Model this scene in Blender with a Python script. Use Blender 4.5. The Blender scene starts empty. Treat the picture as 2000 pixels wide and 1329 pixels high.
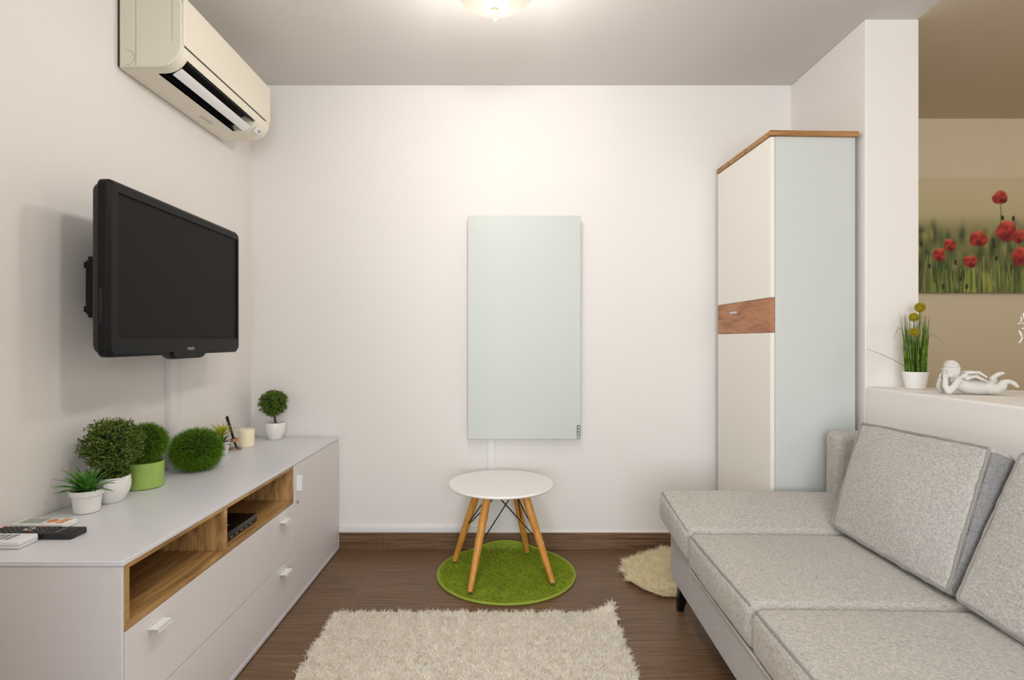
import bpy, bmesh, math, random
import numpy as np
from mathutils import Vector, Matrix, noise as mnoise

# ------------------------------------------------------------------ camera, world, lights
scene = bpy.context.scene
F = 1070.0            # focal length in pixels of a 2000 px wide frame
CAM_Z = 1.121
cam_data = bpy.data.cameras.new('camera')
cam_data.sensor_width = 36.0
cam_data.lens = 36.0 * F / 2000.0
cam_data.shift_x = 0.0065
cam_data.shift_y = 0.00075
cam_data.clip_start = 0.02
cam = bpy.data.objects.new('camera', cam_data)
cam.location = (0, 0, CAM_Z)
cam.rotation_euler = (math.radians(90), 0, 0)
scene.collection.objects.link(cam)
scene.camera = cam

world = bpy.data.worlds.new('world')
scene.world = world
world.use_nodes = True
wb = world.node_tree.nodes['Background']
wb.inputs[0].default_value = (0.80, 0.90, 1.0, 1)
wb.inputs[1].default_value = 1.0

scene.view_settings.view_transform = 'Standard'
scene.view_settings.look = 'None'
scene.view_settings.gamma = 1.0
scene.view_settings.use_curve_mapping = False
scene.view_settings.exposure = 0.50


def light(name, kind, loc, power, color, size=0.1, size_y=None, rot=(0, 0, 0), spread=None):
    l = bpy.data.lights.new(name, kind)
    l.energy = power
    l.color = color
    if kind == 'AREA':
        if size_y:
            l.shape = 'RECTANGLE'
            l.size = size
            l.size_y = size_y
        else:
            l.shape = 'DISK'
            l.size = size
        if spread:
            l.spread = spread
    else:
        l.shadow_soft_size = size
    o = bpy.data.objects.new(name, l)
    o.location = loc
    o.rotation_euler = rot
    scene.collection.objects.link(o)
    return o


LAMP = (-0.037, 1.987)
LAMP2 = (0.02, 1.05)
FILL_LAMP = (3.15, 1.35)
# daylight entering by the window behind the camera
light('window_daylight', 'AREA', (0.05, -1.72, 1.30), 54, (0.92, 0.96, 1.0), 1.9, 1.6, (math.radians(90), 0, 0))
# light of the ceiling lamps, just under their glass bowls
light('ceiling_lamp_light', 'POINT', (LAMP[0], LAMP[1], 2.19), 7.8, (1.0, 0.95, 0.89), 0.07)
light('rear_ceiling_lamp_light', 'POINT', (LAMP2[0], LAMP2[1], 2.19), 12.0, (1.0, 0.96, 0.91), 0.07)
light('far_room_fill_light', 'POINT', (FILL_LAMP[0], FILL_LAMP[1], 2.19), 13, (1.0, 0.93, 0.82), 0.07)  # added unseen lamp that brightens the beige room

# ------------------------------------------------------------------ helpers
C = scene.collection


def rot2(dx, dy, a):
    return dx * math.cos(a) - dy * math.sin(a), dx * math.sin(a) + dy * math.cos(a)


def at(px, py, z):
    """point at height z seen at that pixel of the photograph"""
    d = (CAM_Z - z) * F / (py - 666.0)
    return Vector(((px - 987.0) * d / F, d, z))


def atd(px, py, d):
    return Vector(((px - 987.0) * d / F, d, CAM_Z - (py - 666.0) * d / F))


class MB:
    def __init__(self):
        self.v = []
        self.f = []

    def add(self, verts, faces):
        o = len(self.v)
        self.v += [tuple(p) for p in verts]
        self.f += [tuple(i + o for i in f) for f in faces]
        return self

    def box(self, x0, x1, y0, y1, z0, z1, M=None):
        vs = [Vector((x, y, z)) for x in (x0, x1) for y in (y0, y1) for z in (z0, z1)]
        if M is not None:
            vs = [M @ p for p in vs]
        return self.add(vs, [(0, 1, 3, 2), (4, 6, 7, 5), (0, 4, 5, 1), (2, 3, 7, 6), (0, 2, 6, 4), (1, 5, 7, 3)])

    def prism(self, poly, z0, z1, axis='z', M=None):
        """poly of 2D points; axis names the extruded axis (z: xy, y: xz, x: yz)"""
        n = len(poly)
        vs = []
        for h in (z0, z1):
            for a, b in poly:
                p = {'z': (a, b, h), 'y': (a, h, b), 'x': (h, a, b)}[axis]
                vs.append(Vector(p))
        if M is not None:
            vs = [M @ p for p in vs]
        fs = [tuple(range(n))[::-1], tuple(range(n, 2 * n))]
        fs += [(i, (i + 1) % n, n + (i + 1) % n, n + i) for i in range(n)]
        return self.add(vs, fs)

    def lathe(self, prof, c=(0, 0, 0), n=48, M=None, sx=1.0, sy=1.0):
        """prof: list of (r, z); closed at r=0 when wanted"""
        vs, fs = [], []
        for r, z in prof:
            for k in range(n):
                a = 2 * math.pi * k / n
                vs.append(Vector((r * math.cos(a) * sx, r * math.sin(a) * sy, z)))
        for i in range(len(prof) - 1):
            for k in range(n):
                k2 = (k + 1) % n
                fs.append((i * n + k, i * n + k2, (i + 1) * n + k2, (i + 1) * n + k))
        c = Vector(c)
        vs = [(M @ p if M is not None else p) + c for p in vs]
        return self.add(vs, fs)

    def tube(self, pts, rad, n=10, cap=True, flat=1.0):
        pts = [Vector(p) for p in pts]
        m = len(pts)
        rads = rad if isinstance(rad, (list, tuple)) else [rad] * m
        vs, fs = [], []
        up = Vector((0, 0, 1))
        t0 = (pts[1] - pts[0]).normalized()
        if abs(t0.dot(up)) > 0.95:
            up = Vector((0, 1, 0))
        nrm = (up - t0 * up.dot(t0)).normalized()
        for i in range(m):
            t = (pts[min(i + 1, m - 1)] - pts[max(i - 1, 0)])
            if t.length < 1e-9:
                t = t0.copy()
            t.normalize()
            nrm = (nrm - t * nrm.dot(t))
            nrm.normalize()
            b = t.cross(nrm)
            for k in range(n):
                a = 2 * math.pi * k / n
                vs.append(pts[i] + (nrm * math.cos(a) + b * math.sin(a) * flat) * rads[i])
        for i in range(m - 1):
            for k in range(n):
                k2 = (k + 1) % n
                fs.append((i * n + k, i * n + k2, (i + 1) * n + k2, (i + 1) * n + k))
        if cap:
            fs.append(tuple(range(n))[::-1])
            fs.append(tuple(range((m - 1) * n, m * n)))
        return self.add(vs, fs)

    def ball(self, c, r, sx=1, sy=1, sz=1, n=20, M=None, f=None):
        vs, fs = [], []
        rows = n // 2
        for i in range(rows + 1):
            th = math.pi * i / rows
            for k in range(n):
                a = 2 * math.pi * k / n
                p = Vector((math.sin(th) * math.cos(a) * sx, math.sin(th) * math.sin(a) * sy, math.cos(th) * sz)) * r
                if f:
                    p = f(p)
                if M is not None:
                    p = M @ p
                vs.append(p + Vector(c))
        for i in range(rows):
            for k in range(n):
                k2 = (k + 1) % n
                fs.append((i * n + k, (i + 1) * n + k, (i + 1) * n + k2, i * n + k2))
        return self.add(vs, fs)

    def build(self, name, mat, parent=None, bevel=0, smooth=True, angle=38, clean=False, segs=3):
        off = Vector((0, 0, 0))
        p = parent
        while p is not None:
            off += Vector(p.location)
            p = p.parent
        me = bpy.data.meshes.new(name)
        me.from_pydata([(a[0] - off.x, a[1] - off.y, a[2] - off.z) for a in self.v], [], self.f)
        me.materials.append(mat)
        bm = bmesh.new()
        bm.from_mesh(me)
        if clean:
            bmesh.ops.remove_doubles(bm, verts=bm.verts, dist=1e-5)
        bmesh.ops.recalc_face_normals(bm, faces=bm.faces)
        bm.to_mesh(me)
        bm.free()
        if smooth:
            me.polygons.foreach_set('use_smooth', [True] * len(me.polygons))
            me.set_sharp_from_angle(angle=math.radians(angle))
        o = bpy.data.objects.new(name, me)
        C.objects.link(o)
        if parent is not None:
            o.parent = parent
        if bevel:
            b = o.modifiers.new('bevel', 'BEVEL')
            b.width = bevel
            b.segments = segs
            b.limit_method = 'ANGLE'
            b.angle_limit = math.radians(40)
            b.harden_normals = False
        return o


def ribbons(name, mat, parent, P, W, smooth=True):
    """P: (n, k, 3) centre lines, W: (n, k, 3) half width vectors -> one mesh of ribbons"""
    n, k, _ = P.shape
    off = np.zeros(3)
    p = parent
    while p is not None:
        off += np.array(p.location)
        p = p.parent
    L = P - W - off
    R = P + W - off
    V = np.stack([L, R], axis=2).reshape(-1, 3)       # n,k,2
    base = (np.arange(n) * k * 2)[:, None]
    j = (np.arange(k - 1) * 2)[None, :]
    a = base + j
    Fq = np.stack([a, a + 1, a + 3, a + 2], axis=-1).reshape(-1, 4)
    me = bpy.data.meshes.new(name)
    me.vertices.add(len(V))
    me.vertices.foreach_set('co', V.astype(np.float32).ravel())
    me.loops.add(Fq.size)
    me.loops.foreach_set('vertex_index', Fq.astype(np.int32).ravel())
    me.polygons.add(len(Fq))
    me.polygons.foreach_set('loop_start', np.arange(len(Fq), dtype=np.int32) * 4)
    me.polygons.foreach_set('loop_total', np.full(len(Fq), 4, dtype=np.int32))
    me.update(calc_edges=True)
    me.validate()
    if smooth:
        me.polygons.foreach_set('use_smooth', [True] * len(me.polygons))
    me.materials.append(mat)
    o = bpy.data.objects.new(name, me)
    C.objects.link(o)
    if parent is not None:
        o.parent = parent
    return o


def tag(o, label=None, cat=None, group=None, kind=None):
    if label:
        o['label'] = label
    if cat:
        o['category'] = cat
    if group:
        o['group'] = group
    if kind:
        o['kind'] = kind
    return o


def thing(name, label, cat, loc, group=None):
    o = bpy.data.objects.new(name, None)
    o.empty_display_size = 0.05
    o.location = loc
    C.objects.link(o)
    return tag(o, label, cat, group)


def struct(o):
    o['kind'] = 'structure'
    return o


# ------------------------------------------------------------------ materials
def new_mat(name):
    m = bpy.data.materials.new(name)
    m.use_nodes = True
    nt = m.node_tree
    return m, nt, nt.nodes['Principled BSDF']


def s2l(c):
    return tuple(((x / 255.0) / 12.92 if x / 255.0 <= 0.04045 else ((x / 255.0 + 0.055) / 1.055) ** 2.4) for x in c)


def plain(name, rgb, rough=0.5, metal=0.0, spec=0.5, bump=0.0, bscale=200, vary=0.0, vscale=8.0, coat=0.0):
    """rgb in 0..255 display values of the material's own colour"""
    m, nt, b = new_mat(name)
    col = s2l(rgb)
    b.inputs['Base Color'].default_value = (*col, 1)
    b.inputs['Roughness'].default_value = rough
    b.inputs['Metallic'].default_value = metal
    b.inputs['Specular IOR Level'].default_value = spec
    b.inputs['Coat Weight'].default_value = coat
    tc = nt.nodes.new('ShaderNodeTexCoord')
    if vary:
        n = nt.nodes.new('ShaderNodeTexNoise')
        n.inputs['Scale'].default_value = vscale
        n.inputs['Detail'].default_value = 4
        nt.links.new(tc.outputs['Object'], n.inputs['Vector'])
        r = nt.nodes.new('ShaderNodeValToRGB')
        r.color_ramp.elements[0].position = 0.3
        r.color_ramp.elements[1].position = 0.7
        r.color_ramp.elements[0].color = (*[c * (1 - vary) for c in col], 1)
        r.color_ramp.elements[1].color = (*[min(1, c * (1 + vary)) for c in col], 1)
        nt.links.new(n.outputs['Fac'], r.inputs['Fac'])
        nt.links.new(r.outputs['Color'], b.inputs['Base Color'])
    if bump:
        n2 = nt.nodes.new('ShaderNodeTexNoise')
        n2.inputs['Scale'].default_value = bscale
        n2.inputs['Detail'].default_value = 3
        nt.links.new(tc.outputs['Object'], n2.inputs['Vector'])
        bp = nt.nodes.new('ShaderNodeBump')
        bp.inputs['Strength'].default_value = bump
        bp.inputs['Distance'].default_value = 0.002
        nt.links.new(n2.outputs['Fac'], bp.inputs['Height'])
        nt.links.new(bp.outputs['Normal'], b.inputs['Normal'])
    return m


def wood(name, c0, c1, c2, scale=(2.5, 40, 40), rough=0.5, knots=0.0):
    m, nt, b = new_mat(name)
    tc = nt.nodes.new('ShaderNodeTexCoord')
    mp = nt.nodes.new('ShaderNodeMapping')
    mp.inputs['Scale'].default_value = scale
    n = nt.nodes.new('ShaderNodeTexNoise')
    n.inputs['Scale'].default_value = 1.0
    n.inputs['Detail'].default_value = 7
    n.inputs['Roughness'].default_value = 0.62
    n.inputs['Distortion'].default_value = 0.6
    r = nt.nodes.new('ShaderNodeValToRGB')
    e = r.color_ramp.elements
    e[0].position = 0.30
    e[0].color = (*s2l(c0), 1)
    e[1].position = 0.72
    e[1].color = (*s2l(c2), 1)
    m1 = e.new(0.5)
    m1.color = (*s2l(c1), 1)
    nt.links.new(tc.outputs['Object'], mp.inputs['Vector'])
    nt.links.new(mp.outputs['Vector'], n.inputs['Vector'])
    nt.links.new(n.outputs['Fac'], r.inputs['Fac'])
    nt.links.new(r.outputs['Color'], b.inputs['Base Color'])
    b.inputs['Roughness'].default_value = rough
    bp = nt.nodes.new('ShaderNodeBump')
    bp.inputs['Strength'].default_value = 0.15
    bp.inputs['Distance'].default_value = 0.001
    nt.links.new(n.outputs['Fac'], bp.inputs['Height'])
    nt.links.new(bp.outputs['Normal'], b.inputs['Normal'])
    return m


def leafy(name, lo, hi, scale=60, rough=0.55, trans=0.25):
    m, nt, b = new_mat(name)
    tc = nt.nodes.new('ShaderNodeTexCoord')
    n = nt.nodes.new('ShaderNodeTexNoise')
    n.inputs['Scale'].default_value = scale
    n.inputs['Detail'].default_value = 3
    r = nt.nodes.new('ShaderNodeValToRGB')
    r.color_ramp.elements[0].position = 0.32
    r.color_ramp.elements[1].position = 0.68
    r.color_ramp.elements[0].color = (*s2l(lo), 1)
    r.color_ramp.elements[1].color = (*s2l(hi), 1)
    nt.links.new(tc.outputs['Object'], n.inputs['Vector'])
    nt.links.new(n.outputs['Fac'], r.inputs['Fac'])
    nt.links.new(r.outputs['Color'], b.inputs['Base Color'])
    b.inputs['Roughness'].default_value = rough
    b.inputs['Specular IOR Level'].default_value = 0.3
    tr = nt.nodes.new('ShaderNodeBsdfTranslucent')
    nt.links.new(r.outputs['Color'], tr.inputs['Color'])
    mx = nt.nodes.new('ShaderNodeMixShader')
    mx.inputs[0].default_value = trans
    nt.links.new(b.outputs[0], mx.inputs[1])
    nt.links.new(tr.outputs[0], mx.inputs[2])
    nt.links.new(mx.outputs[0], nt.nodes['Material Output'].inputs['Surface'])
    return m


M = {}
M['wall'] = plain('wall_paint', (236, 232, 228), 0.9, spec=0.15, bump=0.05, bscale=90)
M['ceiling'] = plain('ceiling_paint', (216, 212, 208), 0.95, spec=0.1)
M['beige'] = plain('beige_wall_paint', (220, 205, 177), 0.9, spec=0.15)
M['beige_ceiling'] = plain('beige_ceiling_paint', (212, 196, 172), 0.9, spec=0.15)
M['white_lam'] = plain('white_laminate', (222, 222, 228), 0.35, spec=0.4)
M['white_door'] = plain('white_furniture_front', (224, 220, 220), 0.45, spec=0.4)
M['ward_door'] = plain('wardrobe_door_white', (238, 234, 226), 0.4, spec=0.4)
M['ward_side'] = plain('wardrobe_side_daylit_white', (206, 210, 207), 0.45, spec=0.4)  # wardrobe white with the cool daylight of this side put into the colour
M['white_gloss'] = plain('white_glazed_ceramic', (238, 236, 232), 0.25, spec=0.5)
M['white_plastic'] = plain('white_plastic', (238, 238, 238), 0.4)
M['table_white'] = plain('white_table_lacquer', (240, 236, 232), 0.35)
M['ac'] = plain('cream_ac_plastic', (236, 229, 212), 0.4, spec=0.4)
M['ac_side'] = plain('daylit_cream_ac_plastic', (222, 220, 204), 0.45, spec=0.4)  # same cream plastic, greyed to carry the daylight tone of the ends
M['dark'] = plain('dark_slot_plastic', (22, 22, 24), 0.6)
M['black'] = plain('black_plastic', (28, 28, 30), 0.38)
M['black_gloss'] = plain('black_gloss', (14, 14, 16), 0.2)
M['black_metal'] = plain('black_metal', (18, 18, 20), 0.45, metal=0.3)
M['screen'] = plain('tv_screen_glass', (33, 32, 31), 0.5, spec=0.08)
M['bezel'] = plain('tv_bezel_plastic', (27, 27, 28), 0.42, spec=0.14)
M['logo'] = plain('silver_lettering', (176, 176, 172), 0.5)
M['chrome'] = plain('chrome', (200, 200, 200), 0.22, metal=1.0)
M['glasspanel'] = plain('white_glass_panel', (202, 207, 202), 0.42, spec=0.5)
M['glassedge'] = plain('green_glass_edge', (188, 204, 196), 0.2)
M['metal_white'] = plain('white_metal_rim', (215, 215, 210), 0.4)
M['lampfinial'] = plain('cream_finial', (190, 170, 140), 0.5, spec=0.2)
M['oak'] = wood('oak_grain', (116, 84, 46), (170, 130, 78), (206, 168, 116), (44, 3.0, 9))
M['oak_top'] = wood('oak_top_grain', (120, 86, 44), (168, 122, 72), (190, 146, 92), (4, 20, 60))
M['oak_red'] = wood('oak_drawer_grain', (136, 86, 52), (174, 118, 80), (196, 144, 104), (30, 5, 32))
M['leg_wood'] = wood('beech_leg_grain', (186, 126, 50), (210, 146, 62), (224, 164, 80), (60, 60, 7), 0.45)
M['grey_box'] = plain('grey_remote_plastic', (150, 150, 152), 0.5)
M['soil'] = plain('dark_soil', (46, 34, 26), 0.95, bump=0.8, bscale=400)
M['stem'] = plain('brown_stem', (72, 54, 40), 0.8, bump=0.5, bscale=300)
M['grass'] = leafy('grass_blades', (24, 62, 6), (134, 180, 38), 95)
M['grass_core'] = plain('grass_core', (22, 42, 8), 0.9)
M['box'] = leafy('boxwood_leaves', (46, 70, 20), (134, 154, 66), 150)
M['box_dark'] = leafy('topiary_leaves', (40, 74, 16), (136, 162, 62), 170)
M['spike'] = leafy('succulent_leaves', (46, 104, 30), (110, 170, 70), 30)
M['yellowgreen'] = leafy('yellow_green_leaves', (150, 160, 20), (206, 206, 60), 40)
M['darkleaf'] = leafy('dark_green_leaves', (22, 58, 24), (50, 96, 44), 40)
M['reed'] = leafy('tall_grass_blades', (34, 84, 14), (120, 154, 50), 45)
M['drygrass'] = leafy('thin_grass_blades', (112, 118, 62), (150, 150, 90), 25)
M['pom'] = leafy('yellow_flower', (160, 146, 16), (208, 190, 46), 300)
M['green_glass'] = plain('frosted_green_glass', (156, 186, 92), 0.4, spec=0.4, vary=0.10, vscale=14)
M['candle'] = plain('cream_wax', (248, 238, 204), 0.5, spec=0.3)
M['copper'] = plain('copper_collar', (196, 138, 104), 0.35, metal=0.6)
M['reed_stick'] = plain('black_reed_sticks', (24, 20, 18), 0.7)
M['oil'] = plain('amber_fragrance_oil', (150, 92, 60), 0.2)
M['plaster'] = plain('white_plaster', (218, 215, 208), 0.6, bump=0.25, bscale=160)
M['orange'] = plain('orange_print', (226, 140, 60), 0.5)
M['red'] = plain('red_button', (190, 60, 40), 0.5)
M['screen_grey'] = plain('lcd_grey', (150, 160, 150), 0.3)
M['green_edge'] = plain('green_rug_binding', (150, 168, 58), 0.9, bump=0.6, bscale=500)
M['green_pile'] = leafy('green_rug_pile', (108, 136, 12), (184, 196, 62), 80, 0.9, 0.15)
M['cream_pile'] = leafy('cream_shag_pile', (250, 240, 226), (255, 254, 248), 60, 0.95, 0.35)
M['cream_base'] = plain('cream_rug_backing', (226, 214, 196), 0.95)
M['fleece'] = leafy('sheepskin_wool', (252, 238, 198), (255, 250, 228), 26, 0.9, 0.35)
M['fleece_base'] = plain('sheepskin_hide', (236, 214, 168), 0.95)
M['duct'] = plain('white_cable_duct', (232, 231, 230), 0.5)


def glass_mat():
    m, nt, b = new_mat('clear_glass')
    b.inputs['Base Color'].default_value = (1, 0.98, 0.96, 1)
    b.inputs['Roughness'].default_value = 0.03
    b.inputs['Transmission Weight'].default_value = 1.0
    b.inputs['IOR'].default_value = 1.3
    return m


M['glass'] = glass_mat()


def emit_mat(name, rgb, strength):
    m, nt, b = new_mat(name)
    b.inputs['Base Color'].default_value = (*rgb, 1)
    b.inputs['Emission Color'].default_value = (*rgb, 1)
    b.inputs['Emission Strength'].default_value = strength
    b.inputs['Roughness'].default_value = 0.35
    return m


M['lampglass'] = emit_mat('frosted_lamp_glass', (1.0, 0.86, 0.68), 0.55)
M['lampglass'].node_tree.nodes['Principled BSDF'].inputs['Base Color'].default_value = (.05, .045, .04, 1)


def floor_mat(name='wood_tile', joints=True):
    m, nt, b = new_mat(name)
    tc = nt.nodes.new('ShaderNodeTexCoord')
    mp = nt.nodes.new('ShaderNodeMapping')
    mp.inputs['Scale'].default_value = (3.0, 190, 190)
    n = nt.nodes.new('ShaderNodeTexNoise')
    n.inputs['Scale'].default_value = 1.0
    n.inputs['Detail'].default_value = 6
    n.inputs['Roughness'].default_value = 0.8
    r = nt.nodes.new('ShaderNodeValToRGB')
    e = r.color_ramp.elements
    e[0].position = 0.37
    e[0].color = (*s2l((70, 49, 32)), 1)
    e[1].position = 0.63
    e[1].color = (*s2l((144, 111, 82)), 1)
    nt.links.new(tc.outputs['Object'], mp.inputs['Vector'])
    nt.links.new(mp.outputs['Vector'], n.inputs['Vector'])
    nt.links.new(n.outputs['Fac'], r.inputs['Fac'])
    # per-tile tone
    br = nt.nodes.new('ShaderNodeTexBrick')
    br.inputs['Scale'].default_value = 1.0
    br.inputs['Brick Width'].default_value = 0.60
    br.inputs['Row Height'].default_value = 0.31
    br.inputs['Mortar Size'].default_value = 0.0016 if joints else 0.0
    br.inputs['Mortar Smooth'].default_value = 0.3
    br.inputs['Color1'].default_value = (0.95, 0.95, 0.95, 1)
    br.inputs['Color2'].default_value = (1.03, 1.02, 1.0, 1)
    br.inputs['Mortar'].default_value = (1.35, 1.28, 1.22, 1)
    mp2 = nt.nodes.new('ShaderNodeMapping')
    mp2.inputs['Location'].default_value = (0.35, 0.16, 0)
    nt.links.new(tc.outputs['Object'], mp2.inputs['Vector'])
    nt.links.new(mp2.outputs['Vector'], br.inputs['Vector'])
    mx = nt.nodes.new('ShaderNodeMix')
    mx.data_type = 'RGBA'
    mx.blend_type = 'MULTIPLY'
    mx.inputs[0].default_value = 1.0
    nt.links.new(r.outputs['Color'], mx.inputs[6])
    nt.links.new(br.outputs['Color'], mx.inputs[7])
    nt.links.new(mx.outputs[2], b.inputs['Base Color'])
    b.inputs['Roughness'].default_value = 0.42
    b.inputs['Specular IOR Level'].default_value = 0.45
    bp = nt.nodes.new('ShaderNodeBump')
    bp.inputs['Strength'].default_value = 0.25
    bp.inputs['Distance'].default_value = 0.001
    nt.links.new(n.outputs['Fac'], bp.inputs['Height'])
    nt.links.new(bp.outputs['Normal'], b.inputs['Normal'])
    return m


M['floor'] = floor_mat()
M['skirt'] = floor_mat('wood_tile_skirting', False)


def linen(name, lo, hi, k=1.0):
    m, nt, b = new_mat(name)
    tc = nt.nodes.new('ShaderNodeTexCoord')
    outs = []
    for sc in ((70, 420, 300), (420, 70, 300), (300, 300, 70)):
        mp = nt.nodes.new('ShaderNodeMapping')
        mp.inputs['Scale'].default_value = [s * k for s in sc]
        n = nt.nodes.new('ShaderNodeTexNoise')
        n.inputs['Scale'].default_value = 1.0
        n.inputs['Detail'].default_value = 2
        nt.links.new(tc.outputs['Object'], mp.inputs['Vector'])
        nt.links.new(mp.outputs['Vector'], n.inputs['Vector'])
        outs.append(n.outputs['Fac'])
    a = nt.nodes.new('ShaderNodeMath')
    a.operation = 'ADD'
    nt.links.new(outs[0], a.inputs[0])
    nt.links.new(outs[1], a.inputs[1])
    a2 = nt.nodes.new('ShaderNodeMath')
    a2.operation = 'ADD'
    nt.links.new(a.outputs[0], a2.inputs[0])
    nt.links.new(outs[2], a2.inputs[1])
    # broad slubs
    nb = nt.nodes.new('ShaderNodeTexNoise')
    nb.inputs['Scale'].default_value = 140
    nb.inputs['Detail'].default_value = 3
    nt.links.new(tc.outputs['Object'], nb.inputs['Vector'])
    a3 = nt.nodes.new('ShaderNodeMath')
    a3.operation = 'MULTIPLY_ADD'
    a3.inputs[1].default_value = 0.5
    nt.links.new(nb.outputs['Fac'], a3.inputs[0])
    nt.links.new(a2.outputs[0], a3.inputs[2])
    dv = nt.nodes.new('ShaderNodeMath')
    dv.operation = 'DIVIDE'
    dv.inputs[1].default_value = 3.5
    nt.links.new(a3.outputs[0], dv.inputs[0])
    r = nt.nodes.new('ShaderNodeValToRGB')
    r.color_ramp.elements[0].position = 0.38
    r.color_ramp.elements[1].position = 0.62
    r.color_ramp.elements[0].color = (*s2l(lo), 1)
    r.color_ramp.elements[1].color = (*s2l(hi), 1)
    nt.links.new(dv.outputs[0], r.inputs['Fac'])
    nt.links.new(r.outputs['Color'], b.inputs['Base Color'])
    b.inputs['Roughness'].default_value = 0.95
    b.inputs['Specular IOR Level'].default_value = 0.15
    b.inputs['Sheen Weight'].default_value = 0.15
    bp = nt.nodes.new('ShaderNodeBump')
    bp.inputs['Strength'].default_value = 0.35
    bp.inputs['Distance'].default_value = 0.0015
    nt.links.new(dv.outputs[0], bp.inputs['Height'])
    nt.links.new(bp.outputs['Normal'], b.inputs['Normal'])
    return m


M['linen'] = linen('grey_beige_linen', (150, 146, 139), (208, 203, 195))
M['linen_cool'] = linen('grey_linen', (150, 148, 144), (206, 203, 198))
M['linen_gusset'] = linen('dark_grey_gusset_linen', (120, 119, 118), (154, 153, 151))
M['pale_pipe'] = plain('pale_piping', (204, 198, 190), 0.95, spec=0.1)
M['linen_pipe'] = plain('grey_piping', (150, 146, 141), 0.95, spec=0.1)
M['sofa_base'] = linen('sofa_base_linen', (162, 158, 156), (188, 184, 182))

# ------------------------------------------------------------------ the room
XL, XR, YB, ZC = -1.366, 1.537, 2.948, 2.496
XP, YP, YF = 1.766, 2.339, 3.390
ZH = 0.924
YN = -1.8
XE = 4.2

fl = MB().box(XL - .1, XE, YN - .1, YF + .1, -0.08, 0)
struct(fl.build('floor', M['floor'], smooth=False))
struct(MB().box(XL - .1, XP - .006, YN - .1, YB + .1, ZC, ZC + .1).build('ceiling', M['ceiling'], smooth=False))
struct(MB().box(XP - .006, XE, YN - .1, YF + .1, ZC, ZC + .1).build('ceiling_right', M['beige_ceiling'], smooth=False))
struct(MB().box(XL - .1, XL, YN - .1, YB + .1, 0, ZC).build('wall_left', M['wall'], smooth=False))
struct(MB().box(XL, XR, YB, YB + .1, 0, ZC).build('wall_back', M['wall'], smooth=False))
struct(MB().box(XR, XP, YP, YF + .1, 0, ZC).build('wall_right', M['wall'], bevel=.004, smooth=False))
struct(MB().box(XP, XE, YF, YF + .1, 0, ZC).build('wall_far', M['beige'], smooth=False))
struct(MB().box(XE, XE + .1, YN - .1, YF + .1, 0, ZC).build('wall_outer', M['beige'], smooth=False))
# half wall with a wide top
hp = [(XR, YP), (XP, YP), (2.057, 2.173), (2.20, 2.09), (2.20, YN), (XR, YN)]
struct(MB().prism(hp, 0, ZH).build('wall_half', M['wall'], bevel=.008, smooth=False))
# wall behind the camera with a window opening
wx0, wx1, wz0, wz1 = -0.95, 1.05, 0.45, 2.15
nb = MB()
nb.box(XL, wx0, YN - .1, YN, 0, ZC).box(wx1, XE, YN - .1, YN, 0, ZC)
nb.box(wx0, wx1, YN - .1, YN, 0, wz0).box(wx0, wx1, YN - .1, YN, wz1, ZC)
struct(nb.build('wall_near', M['wall'], smooth=False))
struct(MB().box(XL, -.55, .18, .30, 0, ZC).build('wall_light_block', M['wall'], smooth=False))  # added unseen wall, keeps window daylight off the sideboard's near end
wf = MB()
for a, b_ in ((wx0, wx0 + .06), (wx1 - .06, wx1), (0.02, 0.08)):
    wf.box(a, b_, YN - .08, YN - .02, wz0, wz1)
wf.box(wx0, wx1, YN - .08, YN - .02, wz0, wz0 + .06).box(wx0, wx1, YN - .08, YN - .02, wz1 - .06, wz1)
struct(wf.build('window_1', M['white_plastic'], smooth=False))

# skirting tiles on the back wall (three tiles with thin joints)
sk = MB()
xs = [-0.893, (750 - 987) * 2.94 / F, (1185 - 987) * 2.94 / F, XR]
for a, b_ in zip(xs[:-1], xs[1:]):
    sk.box(a + .0012, b_ - .0012, YB - .010, YB, 0.0, 0.089)
struct(sk.build('baseboard_back', M['skirt'], bevel=.0015, smooth=False))
struct(MB().box(XP, XE, YF - .01, YF, 0, .089).build('baseboard_far', M['skirt'], smooth=False))
xd0, xd1 = (953 - 987) * 2.94 / F, (966 - 987) * 2.94 / F
struct(MB().box(-0.893, XR, YB - .006, YB, 0.0895, 0.096).build('trim_1', M['wall'], smooth=False))

# cable ducts
def duct(name, label, mb):
    return tag(mb.build(name, M['duct'], bevel=.002), label, 'cable duct')


duct('cable_duct', 'low white horizontal cable duct above the brown skirting', MB().box(-0.893, xd0 - .001, YB - .018, YB - .0005, 0.0965, 0.120))
duct('cable_duct', 'white vertical cable duct below the glass heating panel', MB().box(xd0, xd1, YB - .014, YB - .0005, 0.0965, 0.60))
dy0, dy1 = 1.366 * F / (987 - 323), 1.366 * F / (987 - 340)
dm = MB().box(XL + .0005, XL + .018, dy0, dy1, 0.606, 1.10)
dm.box(XL + .018, XL + .0195, dy0 + .008, dy1 - .008, 0.606, 1.10)
duct('cable_duct', 'white vertical cable duct running down from the television', dm)

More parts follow.
